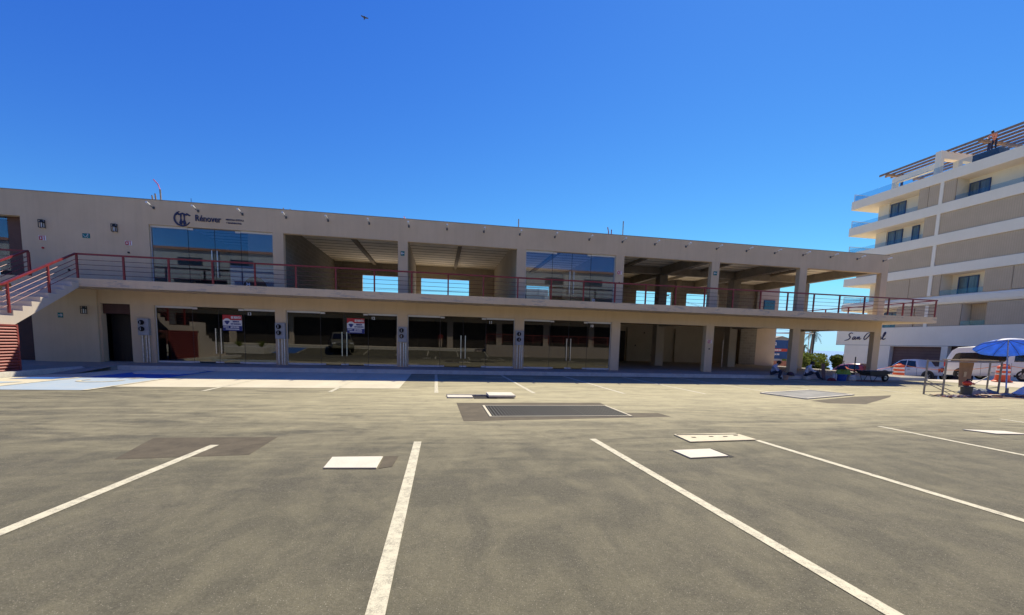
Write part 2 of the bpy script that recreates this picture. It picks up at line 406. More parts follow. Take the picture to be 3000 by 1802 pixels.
for i_, (pw, kk) in enumerate(((1.5,.160),(1.35,.335),(.65,1.53))):   # deep clear-day blue: per-channel contrast of the sky colour
    a_ = wn.nodes.new('ShaderNodeMath'); a_.operation = 'POWER'; a_.inputs[1].default_value = pw
    b_ = wn.nodes.new('ShaderNodeMath'); b_.operation = 'MULTIPLY'; b_.inputs[1].default_value = kk
    m_ = wn.nodes.new('ShaderNodeMath'); m_.operation = 'MINIMUM'; m_.inputs[1].default_value = (.34,.60,.80)[i_]/.13
    wn.links.new(sc_.outputs[i_], a_.inputs[0]); wn.links.new(a_.outputs[0], b_.inputs[0]); wn.links.new(b_.outputs[0], m_.inputs[0]); wn.links.new(m_.outputs[0], cc_.inputs[i_])
wn.links.new(cc_.outputs[0], bg.inputs['Color']); bg.inputs['Strength'].default_value = .13
S.view_settings.view_transform = 'Standard'; S.view_settings.look = 'None'; S.view_settings.exposure = .45; S.view_settings.gamma = 1

# ------------------------------------------------------------------ ground
D, DB, ZF, ZB, ZR = 19.6, 18.4, .25, 3.43, 4.35
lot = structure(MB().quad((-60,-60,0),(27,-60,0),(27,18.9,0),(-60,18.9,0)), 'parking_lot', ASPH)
def sheet(name, pts, z, mat, parent=lot):
    return MB().add([(x,y,z) for x,y in pts], [tuple(range(len(pts)))]).build(name, mat, parent)
def stripe(a, b, w=.11, z=.012, mat=LINEW):
    a = Vector((*a,0)); b = Vector((*b,0)); d = (b-a).normalized(); s = Vector((-d.y,d.x,0))*w/2
    pts = [(p.x,p.y) for p in (a-s, b-s, b+s, a+s)]
    return sheet('painted_line', pts, z, mat)
sheet('concrete_bay', [(-12.9,12.87),(-1.19,12.95),(-1.17,18.56),(-12.9,18.56)], .004, BAYC)
sheet('blue_bay', [(-12.9,12.06),(-8.72,12.06),(-8.76,14.98),(-8.80,18.3),(-11.13,16.4),(-11.13,12.9),(-12.9,12.88)], .008, BLUEP)
sheet('deep_blue_paint', [(-11.1,15.4),(-8.80,15.4),(-8.84,18.45),(-10.6,18.45),(-11.1,17.4)], .012, BLUEF)  # deeper blue area over the inner part of the bay
sheet('hatch_mark', [(-12.75,13.1),(-11.9,13.1),(-11.55,13.9),(-12.4,13.9)], .012, BLUEP)
sheet('hatch_mark', [(-12.6,14.7),(-11.5,14.7),(-11.3,15.3),(-12.4,15.3)], .012, BLUEF)
for x in (-11.18,): stripe((x,12.3),(x,15.6), .14, .016)
stripe((-8.72,12.0),(-8.78,18.3), .12, .016)
for a, b in (((-6.06,12.0),(-6.1,18.4)),((-2.93,11.95),(-3.0,18.4)),((-.07,11.95),(-.13,18.4)),((2.79,12.0),(2.75,18.4)),((5.66,12.05),(5.62,18.4)),((8.48,12.1),(8.5,18.4)),
             ((11.37,12.35),(11.3,18.4)),((14.4,13.1),(14.2,18.3)),((17.3,12.6),(17.1,18.2)),((20.2,14.6),(20.1,18.0)),
             ((-2.98,6.13),(-3.35,1.0)),((-.30,6.16),(-.34,1.0)),((2.41,6.18),(2.62,1.0)),((8.79,6.92),(8.75,4.4)),((13.1,7.62),(13.0,6.4)),
             ((1.9,17.3),(2.75,17.3)),((3.0,17.1),(3.9,17.1)),((9.0,17.6),(10.0,17.6))):
    stripe(a, b, .108 if b[1] < 8 else .11, .005 if b[1] < 8 else .004 if a[0] > -1 else .009)
stripe((5.15,5.93),(5.31,2.0), .105, .005)
# wheelchair mark, only its ring and footrest are left
r_ = MB()
for k in range(26):
    t0, t1 = R(150+k*9), R(150+(k+1)*9)
    P_ = lambda t, r: (-10.0+r*math.cos(t)*1.0, 14.4+r*math.sin(t)*.9, .018)
    r_.quad(P_(t0,.44), P_(t0,.56), P_(t1,.56), P_(t1,.44))
r_.quad((-9.62,14.9,.02),(-9.5,14.9,.02),(-9.35,15.3,.02),(-9.47,15.3,.02)); r_.quad((-9.9,15.2,.019),(-9.35,15.2,.019),(-9.35,15.32,.019),(-9.9,15.32,.019))
r_.build('wheelchair_symbol', LINEW, lot)
sheet('asphalt_patch', [(-4.0,6.62),(-2.35,6.58),(-2.34,5.60),(-3.75,5.50)], .002, DARKASPH)
sheet('asphalt_patch', [(.42,10.05),(4.10,10.12),(4.0,8.6),(4.85,8.55),(4.9,8.1),(3.2,7.95),(.46,7.72)], .002, DARKASPH)
sheet('asphalt_patch', [(10.9,10.6),(13.6,11.6),(15.6,12.0),(14.9,11.5),(12.1,9.95),(11.0,10.1)], .002, DARKASPH)
sheet('soil_patch', [(17.0,11.55),(19.2,12.3),(22.2,13.1),(27,12.6),(27,10.2),(22.6,10.6),(19.6,11.25)], .006, SOIL)
# storm grate, covers, plates
g = thing('drain_grate', 'long black storm drain grate in three panels set in worn asphalt', 'drain grate', (2.5,8.85,0))
MB().box(1.05,3.99,8.17,9.55,.003,.006).build('pit', PIT, g)
fr = MB()
for a in ((1.0,4.04,8.135,8.17),(1.0,4.04,9.55,9.585)): fr.box(a[0],a[1],a[2],a[3],.004,.016)
for a in ((1.0,1.05),(3.99,4.04)): fr.box(a[0],a[1],8.17,9.55,.004,.016)
fr.build('concrete_frame', BAYC, g)
for k in range(3):
    x0 = 1.06+k*.98; b = MB()
    for j in range(14): b.box(x0+.02+j*.068, x0+.046+j*.068, 8.18, 9.54, .009, .014)
    b.box(x0+.955, x0+.975, 8.18, 9.54, .009, .016)
    b.build('grate_panel', GRATE, g)
g = thing('cable_trench', 'narrow open trench with one pale concrete lid slid aside', 'trench', (1.0,11.2,0))
MB().quad((.9,10.78,.005),(1.52,10.78,.005),(1.52,11.25,.005),(.9,11.25,.005)).build('trench_bottom', PIT, g)
MB().box(.22,.88,10.86,11.24,.004,.035).build('lid', PALEC, g)
MB().box(1.30,2.02,10.85,11.55,.025,.085).build('lid', PALEC, g, bevel=.008)
MB().box(.20,1.35,11.26,11.31,.004,.05).build('edge_angle', GALV, g)
def cover(name, label, pts, mat, z=.02, cat='manhole cover'):
    m = MB(); m.prism(pts, lambda p: (p[0],p[1],.003), lambda p: (p[0],p[1],z))
    cx = sum(p[0] for p in pts)/len(pts); cy = sum(p[1] for p in pts)/len(pts)
    pr = m.build(name, mat, bevel=.006); return tag(pr, label, cat)
gap = M('dark_gap', (.03,.028,.024), .95, .3, 9)
cover('concrete_cover', 'square pale concrete cover left of the middle parking line', [(-1.30,5.37),(-.69,5.35),(-.70,4.87),(-1.29,4.92)], PALEC)
sheet('cut_edge', [(-.68,5.42),(-.50,5.40),(-.53,4.95),(-.68,4.88)], .004, DARKASPH)
cover('concrete_cover', 'square white concrete cover in front of the dusty checkered plate', [(3.32,5.38),(3.94,5.42),(3.95,5.03),(3.34,4.98)], PALEC)
sheet('cut_edge', [(3.28,5.42),(4.0,5.47),(4.04,5.02),(3.95,5.0),(3.94,5.41),(3.3,5.38)], .004, gap)
cover('concrete_cover', 'pale concrete cover at the far edge between two bays', [(10.25,6.50),(11.0,6.32),(11.1,6.02),(10.45,6.10)], PALEC)
t = cover('plate_cover', 'dusty cream checkered metal plate cover with lifting holes', [(3.93,6.38),(5.13,6.42),(5.15,5.92),(3.90,5.85)], CHECK)
MB().box(3.95,5.1,6.30,6.33,.021,.026).build('edge_groove', gap, t)
for x, y in ((4.1,6.1),(4.45,6.15),(4.7,6.13),(4.95,6.2)): MB().box(x,x+.07,y,y+.035,.021,.025).build('lifting_hole', gap, t)
t = cover('steel_plate', 'scuffed steel trench plate lying diagonally with pale rim', [(10.75,12.28),(13.5,13.2),(13.9,12.0),(11.1,10.98)], STEELPL, .025, 'steel plate')
rim = MB()
for a, b in (((10.68,12.30),(13.55,13.27)),((13.55,13.27),(14.0,11.98)),((14.0,11.98),(11.05,10.90)),((11.05,10.90),(10.68,12.30))):
    rim.bar((*a,.02),(*b,.02),.07,.035)
rim.build('plate_rim', PALEC, t)

# street, sidewalks, hillside, sea
st = MB()
ys = [-60,-20,0,10,16,20.5,24,28,33,40,50,62]
zs = lambda y: .004 if y <= 18 else -.02-.085*max(0,y-20.0) if y < 40 else -1.72-.06*(y-40)
vs = []; 
for y in ys: vs += [(27,y,zs(y)),(46.3,y,zs(y)-.02)]
st.add(vs, [(2*i,2*i+1,2*i+3,2*i+2) for i in range(len(ys)-1)])
structure(st, 'street', STREETC)
hl = MB()
hx = [-300,-60,-20,10,24,46,70,140,420]; hy = [18.95,31.4,45,62,95,150,260,420]
hz = lambda x, y: -.05 if y < 20 else -.6-(y-31)*.075 if y < 95 else -5.4-(y-95)*.11
vs = [(x,y,hz(x,y)-(.6 if 24<=x<=46 else 0)+random.uniform(-.1,.1)*(y>40)) for y in hy for x in hx]
n_ = len(hx); hl.add(vs, [(j*n_+i, j*n_+i+1, (j+1)*n_+i+1, (j+1)*n_+i) for j in range(len(hy)-1) for i in range(n_-1)])
hl.quad((46.3,-60,-.1),(420,-60,-.1),(420,18.95,-.1),(46.3,18.95,-.1))
structure(hl, 'hillside', HILL)
structure(MB().quad((-40000,300,-32),(40000,300,-32),(40000,45000,-32),(-40000,45000,-32)), 'sea', SEA)
# walk in front of the shops: kerb, apron, ramp
sw = MB()
sw.hexa([(-12.3,18.70,0),(24.25,18.78,0),(24.25,D+.3,0),(-12.3,D+.3,0),(-12.3,18.70,.17),(24.25,18.78,.17),(24.25,D+.3,ZF),(-12.3,D+.3,ZF)])
sw.box(24.25,26.38,18.78,40,-.6,.165)
sw.box(-17.5,-13.25,9.0,18.2,-.2,.15)
sw.hexa([(-17.5,18.2,0),(-12.3,18.2,0),(-12.3,19.75,0),(-17.5,19.75,0),(-17.5,18.2,.15),(-12.3,18.2,.15),(-12.3,19.75,.25),(-17.5,19.75,.25)])
pv = structure(sw, 'walkway', FLOORC)
kb = MB()
kb.hexa([(-12.3,18.54,0),(26.5,18.62,0),(26.5,18.78,0),(-12.3,18.70,0),(-12.3,18.54,.17),(26.5,18.62,.17),(26.5,18.78,.17),(-12.3,18.70,.17)])
kb.box(26.38,26.62,18.78,40,-.8,.185)
kb.hexa([(-13.25,9.0,0),(-12.95,9.0,0),(-12.95,18.2,0),(-13.25,18.2,0),(-13.25,9.0,.165),(-12.95,9.0,.165),(-12.95,17.0,.165),(-13.25,18.2,.152)])
kb.build('kerb', KERBW, pv)
MB().add([(-12.95,16.4,.006),(-12.3,16.4,.006),(-12.3,18.5,.16),(-12.95,18.5,.16),(-11.2,17.4,.006),(-11.9,18.54,.01)], [(0,1,2,3)]).build('ramp', CONC, pv)
rp = MB(); rp.prism([(-10.95,17.2),(-10.6,16.75),(-9.2,16.75),(-8.95,17.3),(-9.05,18.3),(-10.95,18.3)], lambda p:(p[0],p[1],.005), lambda p:(p[0],p[1],.05))
rp.build('kerb_ramp', PALEC, pv, bevel=.02)

# ------------------------------------------------------------------ the shopping building
B = thing('commercial_building', 'long two storey beige commercial building with open bays and glass shopfronts', 'building', (3.7,24,0))
PX = [-6.77,-1.64,3.73,8.62,13.79,18.95,24.09]      # pier centres
UZ, LZ, TOP = 5.81, 2.60, 6.77
w = MB(); Y0, Y1 = D, D+.26
w.box(-17.5,24.30,Y0,Y1,UZ,TOP)                      # parapet beam
w.box(-17.5,24.30,Y0,Y1,LZ,3.13)                     # lower beam
ups = [(-15.94,-11.58),(-6.98,-6.56),(-1.85,-1.43),(3.52,3.95),(8.41,8.84),(13.57,14.01),(18.73,19.17),(23.88,24.30)]
for a, b in ups: w.box(a,b,Y0,Y1,ZB,UZ)
lows = [(-15.75,-13.45),(-12.42,-11.56),(-6.97,-6.54),(-1.87,-1.43),(3.51,3.95),(8.37,8.82),(13.52,13.97),(18.66,19.10),(23.86,24.30)]
for a, b in lows: w.box(a,b,Y0,Y1,.0,LZ)
w.box(-15.75,-13.52,Y0-.10,Y0,.1,3.128)
w.box(-12.02,-11.985,Y0-.004,Y0,ZB,TOP-.02)          # expansion joint bead
w.build('facade_wall', WALL, B, bevel=.012)
cp = MB(); cp.box(-17.5,24.32,Y0-.012,Y1+.02,TOP,TOP+.025); cp.build('parapet_coping', CONC, B)
# slab with balcony, and the tower-side return
sl = MB(); sl.box(-17.5,26.30,DB,D,3.13,ZB); sl.box(24.30,26.30,D,29.3,3.13,ZB); sl.box(-17.5,24.30,D,31,3.132,ZB-.001)
sl.build('balcony_slab', FASC, B)
MB().box(-17.5,24.30,31.01,40,3.1,3.40).build('bounce_roof', SIGNW, B)  # unseen pale roof added to bounce sun up onto the ceilings
MB().box(-17.4,24.29,D+.27,31,-.3,ZF-.001).build('shop_floor', FLOORC, B)
MB().box(-17.5,24.30,D+.26,29.3,6.40,6.55).build('roof_slab', CEIL, B)
# partitions
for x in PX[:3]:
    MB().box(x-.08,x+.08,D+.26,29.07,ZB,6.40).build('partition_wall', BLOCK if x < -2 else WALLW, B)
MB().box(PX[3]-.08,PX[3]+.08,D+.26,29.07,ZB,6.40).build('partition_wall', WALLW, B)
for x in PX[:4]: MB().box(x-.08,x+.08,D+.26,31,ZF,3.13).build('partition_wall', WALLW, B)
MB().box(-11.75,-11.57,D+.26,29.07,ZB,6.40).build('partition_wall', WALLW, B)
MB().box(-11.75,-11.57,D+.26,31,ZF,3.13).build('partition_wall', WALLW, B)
# upper back wall with window openings
bw = MB(); yb0, yb1 = 29.07, 29.29
wins = [(-5.0,-2.1,3.6,5.59),(-1.24,1.96,3.6,5.59),(4.6,7.62,3.6,5.47),(14.18,17.05,3.6,5.50),(18.21,20.9,3.6,5.47)]
xs = -17.5
bwp = MB()
for (a,b,z0,z1) in wins:
    bw.box(xs,a,yb0,yb1,ZB,6.40); bw.box(a,b,yb0,yb1,ZB,z0); bw.box(a,b,yb0,yb1,z1,6.40); xs = b
bw.box(xs,24.30,yb0,yb1,ZB,6.40)
bw.build('back_wall', BLOCK, B)
pl = MB()                                            # plastered skin on the back wall of two finished units
for (a,b),(wa,wb,z0,z1) in (((-1.56,3.65),wins[1]),((3.81,8.54),wins[2])):
    pl.box(a,wa,29.05,29.068,ZB,6.39); pl.box(wb,b,29.05,29.068,ZB,6.39); pl.box(wa,wb,29.05,29.068,z1,6.39); pl.box(wa,wb,29.05,29.068,ZB,z0)
pl.build('back_wall_plaster', WALLW, B)
MB().box(5.9,5.96,29.1,29.16,4.3,5.47).build('window_mullion', FRAMEB, B)
MB().box(-17.5,24.30,31,31.2,-.4,3.13).build('lower_back_wall', WALLW, B)
MB().box(-11.57,-6.85,26,26.15,ZB,6.40).build('interior_wall', WALLW, B)
# dim rooms behind the dark doorways on the far side
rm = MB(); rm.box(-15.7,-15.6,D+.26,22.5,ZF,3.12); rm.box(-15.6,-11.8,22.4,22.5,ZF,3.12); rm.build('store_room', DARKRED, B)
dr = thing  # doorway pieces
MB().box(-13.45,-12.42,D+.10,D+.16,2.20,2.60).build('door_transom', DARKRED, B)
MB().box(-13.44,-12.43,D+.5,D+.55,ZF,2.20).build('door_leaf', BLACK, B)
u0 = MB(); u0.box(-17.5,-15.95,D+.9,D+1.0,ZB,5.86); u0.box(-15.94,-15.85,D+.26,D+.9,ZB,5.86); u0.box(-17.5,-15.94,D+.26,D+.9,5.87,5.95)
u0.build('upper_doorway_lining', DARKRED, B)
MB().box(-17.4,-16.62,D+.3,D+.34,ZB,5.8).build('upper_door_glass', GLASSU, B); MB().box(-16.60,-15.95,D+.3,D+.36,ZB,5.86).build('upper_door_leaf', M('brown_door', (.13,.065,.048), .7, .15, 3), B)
MB().box(-17.5,-15.75,D+.3,D+.4,.15,3.12).build('service_door', DARKRED, B)
# columns and beams of the unfinished bays
for x in PX[4:]:
    MB().box(x-.27,x+.27,24.6,25.15,ZB,5.90).build('concrete_column', COLC, B, bevel=.015)
    MB().box(x-.27,x+.27,24.6,25.15,ZF,3.13).build('plastered_column', WALLW, B, bevel=.015)
    MB().box(x-.18,x+.18,D+.26,29.07,5.90,6.40).build('roof_beam', COLC, B, bevel=.015)
    MB().box(x-.15,x+.15,D+.26,24.6,2.72,3.13).build('floor_beam', WALLW, B)
MB().box(PX[3]+.08,PX[3]+.2,D+.26,29.07,5.90,6.40).build('roof_beam', COLC, B)
for a, b in zip(PX[3:6], PX[4:]):
    MB().box(a+.2,b-.181,24.7,25.05,5.98,6.40).build('cross_beam', COLC, B)
for i, x in enumerate((-4.2,1.0,6.2,11.2,16.4,21.5)):
    MB().box(x-.09,x+.09,D+.26,29.07,6.25,6.40).build('ceiling_rib', COLC, B)
MB().box(24.0,24.25,28.8,29.07,ZB,5.9).build('concrete_column', COLC, B)
MB().box(17.25,17.6,28.85,29.07,ZB,6.4).build('pilaster', COLC, B)
MB().box(5.95,6.5,21.2,21.3,5.2,6.3).build('hanging_duct', COLC, B) if 0 else None
# lower open bays: wall panels, pipe and dark door
for a, b, y in ((9.0,13.2,30.85),(14.5,17.9,30.85),(18.6,22.9,30.85)):
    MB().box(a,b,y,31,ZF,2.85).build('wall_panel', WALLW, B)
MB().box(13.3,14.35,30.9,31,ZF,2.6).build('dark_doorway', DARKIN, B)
MB().tube([(17.95,24.2,ZF),(17.95,24.2,2.0)], .03, 8).build('grey_conduit', GALV, B)
MB().box(22.9,24.29,28.9,29.07,ZF,3.13).build('end_wall', BLOCK, B)
# end block at the back of the side walkway
tw = MB(); tw.box(24.30,26.35,29.3,33,-.9,7.6); tw.build('annex_wall', TOWER, B)
wd = MB().box(25.0,25.98,29.26,29.30,4.5,5.30).build('annex_window', FRAMEB, B)
MB().box(25.05,25.93,29.235,29.26,4.5,5.25).build('pane', GLASSB, wd)
# conduit stub and dots on the open bay wall
for x, z in ((9.6,1.45),(10.3,.95),(10.6,2.5),(15.2,1.5),(16.6,.75),(15.9,2.5)): MB().box(x-.05,x+.05,30.83,30.85,z-.05,z+.05).build('outlet_box', BLACK, B)

# shopfronts: aluminium channels > panes, door leaves, pull handles, numbers
def shopfront(x0, x1, z0, z1, gm, number=None):
    W_ = x1-x0; y = D+.11; f = [x0, x0+.295*W_, x0+.51*W_, x0+.725*W_, x1]
    sf = bpy.data.objects.new('shopfront', None); COL.objects.link(sf); sf.parent = B; ORG[sf.name] = ORG[B.name]
    for a, b in ((f[0],f[1]),(f[3],f[4])):
        MB().box(a+.012,b-.004,y-.035,y+.035,z1-.085,z1-.004).build('channel', ALU, sf); MB().box(a+.012,b-.004,y-.035,y+.035,z0,z0+.075).build('channel', ALU, sf)
    MB().box(x0+.004,x0+.03,y-.02,y+.02,z0+.08,z1-.09).build('jamb_strip', ALU, sf); MB().box(x1-.03,x1-.004,y-.02,y+.02,z0+.08,z1-.09).build('jamb_strip', ALU, sf)
    for i in (1,3):
        a = f[i]; s = 1 if i == 1 else -1
        for zz in ((z1-.10,z1-.025),(z0+.01,z0+.075)):
            MB().box(min(a+.010*s,a+.2*s),max(a+.010*s,a+.2*s),y-.03,y+.03,*zz).build('patch_fitting', ALU, sf)
    MB().box(f[2]-.16,f[2]-.010,y-.03,y+.03,z0+.01,z0+.075).build('patch_fitting', ALU, sf); MB().box(f[2]+.010,f[2]+.16,y-.03,y+.03,z0+.01,z0+.075).build('patch_fitting', ALU, sf)
    for i in range(4):
        k = i in (0,3)
        p = MB().box(f[i]+.006,f[i+1]-.006,y-.006,y+.006,z0+(.03 if k else .02),z1-(.03 if k else .03))
        p.build('glass_pane' if k else 'door_leaf', gm, sf)
        if i: MB().box(f[i]-.008,f[i]+.008,y-.0075,y+.0075,z0+.02,z1-.03).build('glass_joint', BLACK, sf)
    h = (z1-z0)
    for s in (-1,1):
        hx_ = f[2]+.10*s; hb = MB()
        hb.tube([(hx_,y-.075,z0+.17*h+.02),(hx_,y-.075,z0+.63*h)], .019, 10)
        for zz in (.24,.56): hb.tube([(hx_,y-.075,z0+zz*h),(hx_,y,z0+zz*h)], .010, 6)
        hb.build('door_handle', CHROME, sf, smooth=True)
    if number:
        text(number, .17, SIGNW, 'shop_number', sf, (f[3]+.13, y-.012, z1-.22 if z0 < 1 else z0+.2), extrude=.002, bold=.004)
    return sf
SF = {}
for i, (a, b, nm) in enumerate(((-11.56,-6.97,'13'),(-6.54,-1.87,'12'),(-1.43,3.51,'11'),(3.95,8.37,'10'))):
    SF[nm] = shopfront(a, b, ZF, LZ, GLASSL, nm)
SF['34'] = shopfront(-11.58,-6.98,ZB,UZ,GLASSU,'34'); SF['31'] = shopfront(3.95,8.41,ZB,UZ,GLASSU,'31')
# what stands in the finished upper unit
MB().box(-9.15,-6.86,22.6,22.75,ZB,6.38).build('accent_wall', SIGNW, B)
t = thing('reception_desk', 'white reception desk with a brown arch inside the upper clinic', 'desk', (-8.2,20.9,ZB))
MB().box(-9.1,-7.15,20.6,21.2,ZB,4.52).build('counter', SIGNW, t, bevel=.02)
m = MB(); m.prism([(-8.1+.52*math.cos(R(a)), ZB+.02+.62*math.sin(R(a))) for a in range(0,181,12)], lambda q:(q[0],20.585,q[1]), lambda q:(q[0],20.599,q[1])); m.build('arch_inlay', WOOD, t)
t = thing('waiting_bench', 'dark waiting bench inside the upper clinic', 'bench', (-10.4,22.4,ZB))
MB().box(-11.3,-9.6,22.2,22.7,3.85,3.95).build('seat', BLACK, t); MB().box(-11.3,-9.6,22.66,22.74,4.0,4.4).build('backrest', BLACK, t)
for x in (-11.2,-9.7): MB().box(x-.03,x+.03,22.25,22.65,ZB,3.85).build('leg', GREYP, t)

# balcony railing
rl = MB().bar((-13.33,DB+.05,ZR-.03),(26.22,DB+.05,ZR-.03),.06,.06).build('balcony_railing', REDRAIL, B)
posts = [-13.33+1.5196*i for i in range(27)]
for x in posts: MB().box(x-.03,x+.03,DB+.025,DB+.075,ZB-.12,ZR-.06).build('post', REDRAIL, rl)
for k in range(4): MB().tube([(-13.33,DB+.05,ZB+.155+k*.175),(26.18,DB+.05,ZB+.155+k*.175)], .009, 6).build('rail_bar', BARM, rl)
rl = MB().bar((26.22,DB+.02,ZR-.035),(26.22,29.2,ZR-.035),.06,.05).build('side_railing', REDRAIL, B)
for k in range(1,7): MB().box(26.19,26.25,DB+.05+k*1.64-.03,DB+.05+k*1.64+.03,ZB-.1,ZR-.06).build('post', REDRAIL, rl)
for k in range(4): MB().tube([(26.22,DB+.05,ZB+.155+k*.175),(26.22,29.2,ZB+.155+k*.175)], .009, 6).build('rail_bar', BARM, rl)
rl = MB().bar((-17.5,DB+.05,ZR-.03),(-14.83,DB+.05,ZR-.03),.06,.06).build('landing_railing', REDRAIL, B)
for x in (-14.84,-16.4): MB().box(x-.035,x+.035,DB+.02,DB+.08,ZB-.1,ZR-.06).build('post', REDRAIL, rl)
for k in range(4): MB().tube([(-17.5,DB+.05,ZB+.155+k*.175),(-14.84,DB+.05,ZB+.155+k*.175)], .009, 6).build('rail_bar', BARM, rl)

# staircase in front of the balcony
T = thing('staircase', 'cream concrete staircase with red handrails and a red louvred screen beneath', 'staircase', (-14.05,16,0))
SX0, SX1 = -14.86, -13.27
def flight(y, z, n):
    pr = [(y,z)]
    for k in range(1,n+1):
        pr.append((y-.32*(k-1), z-.17*k)); pr.append((y-.32*k, z-.17*k))
    return pr
top = flight(18.39, 3.425, 9)
prof = top[1:] + [(13.2,1.90)]
prof += [(13.2,1.62),(15.85,1.62),(17.85,2.78),(18.39,3.10)]
st = MB(); st.prism(prof, lambda p:(SX0,p[0],p[1]), lambda p:(SX1,p[0],p[1]))
STAIRC = plaster('stair_plaster', (.56,.48,.385), (.66,.575,.47), .12)
st.build('stair_flight', STAIRC, T)
lp = flight(13.19, 1.90, 10)
MB().prism(lp[1:] + [(9.99,.15),(13.19,.15)], lambda p:(SX0,p[0],p[1]), lambda p:(SX1,p[0],p[1])).build('stair_flight', STAIRC, T)
lv = MB(); lv.box(SX1-.06,SX1-.02,13.4,15.9,.15,1.62)
lf = lv.build('louvre_screen', DARKRED, T)
b = MB()
b.box(SX1-.02,SX1+.03,15.86,15.91,.15,1.62); b.box(SX1-.02,SX1+.03,13.4,15.86,1.57,1.62)
b.build('screen_frame', RED, lf)
b = MB()
for k in range(15):
    z = .17+k*.094
    b.hexa([(SX1-.015,13.4,z+.06),(SX1+.035,13.4,z-.005),(SX1+.035,15.86,z-.005),(SX1-.015,15.86,z+.06),(SX1-.015,13.4,z+.078),(SX1+.035,13.4,z+.013),(SX1+.035,15.86,z+.013),(SX1-.015,15.86,z+.078)])
b.build('louvre_slat', RED, lf)
MB().box(SX0+.1,SX1-.1,15.95,16.02,.15,1.5).build('under_stair_wall', DARKRED, T)
for x in (SX1-.06, SX0+.03):
    a0 = (x,18.4,ZR-.03); a1 = (x,15.6,ZR-.03-2.8*.532)
    hr = MB(); hr.bar(a0,a1,.065,.055); hr.bar(a1,(x,13.2,a1[2]),.065,.055)
    h = hr.build('handrail', REDRAIL, T)
    for y in (17.23,15.78,14.4): 
        zt = ZR-.05-(18.4-y)*.532 if y > 15.6 else a1[2]-.02
        zb = zt-.93
        MB().box(x-.03,x+.03,y-.025,y+.025,zb,zt).build('post', REDRAIL, h)
    for k in range(4):
        o_ = .20+.165*k
        MB().tube([(x,18.4,a0[2]-o_),(x,15.6,a1[2]-o_),(x,13.2,a1[2]-o_)], .010, 6).build('rail_bar', REDRAIL, h)
MB().box(SX1+.0,SX1+.03,17.95,18.02,3.62,3.70).build('junction_box', BLACK, T)

# ------------------------------------------------------------------ things fixed to the facade
ORD = 'first second third fourth fifth sixth seventh eighth ninth tenth eleventh twelfth thirteenth fourteenth fifteenth sixteenth seventeenth eighteenth nineteenth twentieth twenty-first twenty-second'.split()
sx_ = [-11.35,-9.75,-8.1,-6.42,-4.75,-3.06,-1.38,.29,1.95,3.62,5.3,7.0,8.68,10.38,12.05,13.75,15.45,17.1,18.8,20.5,22.19,23.88]
def spot(x, i):
    t = thing('spotlight', 'x', 'spotlight', (x,D,6.46), 'spotlights along the parapet')
    MB().box(x-.035,x+.035,D-.03,D,6.41,6.51).build('mount', GREYP, t, bevel=.006)
    MB().tube([(x,D-.03,6.46),(x,D-.16,6.47),(x,D-.25,6.51)], .011, 8).build('arm', GREYP, t, smooth=True)
    MB().tube([(x,D-.24,6.505),(x,D-.27,6.515),(x,D-.45,6.555)], [.025,.036,.038], 12).build('lamp_head', LAMPH, t, smooth=True)
    return t
sp0 = spot(sx_[0], 0)
for i, x in enumerate(sx_):
    t = sp0 if i == 0 else dup(sp0, (x,D,6.46))
    lab = {0:'small spotlight on the parapet nearest the staircase end, beside the wall joint', 1:'small spotlight on the parapet just above the dark tree emblem', 2:'small spotlight on the parapet above the small grey clinic lettering',
           21:'small spotlight at the far end of the parapet over the last open corner pier', 9:'small parapet spotlight above the pier beside the upper glass shopfront', 10:'small parapet spotlight over the glass panes of the upper corner shop'}.get(i)
    t['label'] = lab or 'small parapet spotlight, %s counted from the staircase end' % ORD[i]
for i, (x, lab) in enumerate(((-12.09,'grey double meter box on the pier between dark doorway and shop 13'),(-6.93,'grey double meter box on the pier between shops 13 and 12'),(-1.83,'grey double meter box on the pier between shops 12 and 11'),(3.54,'grey double meter box on the pier between shops 11 and 10'))):
    if i == 0:
        mb0 = t = thing('meter_box', lab, 'meter box', (x,D,ZF), 'electric meter boxes on the piers')
        MB().box(x,x+.39,D-.16,D,1.36,2.04).build('cabinet', BOXG, t, bevel=.01)
        for z in (1.88,1.62):
            MB().tube([(x+.15,D-.16,z),(x+.15,D-.19,z)], .10, 18).build('meter_socket', BLACK, t)
            mm = MB(); mm.tube([(x+.15,D-.19,z),(x+.15,D-.25,z)], .075, 16); mm.build('meter_dial', PANE, t)
            MB().box(x+.135,x+.165,D-.262,D-.25,z-.06,z+.06).build('meter_plate', BOXG, t)
        for k, dx in enumerate((.10,.235,.33)):
            MB().tube([(x+dx,D-.07,ZF),(x+dx,D-.07,1.36)], .030, 10).build('conduit_pipe', GALV, t, smooth=True)
    else: dup(mb0, (x,D,ZF), label=lab)
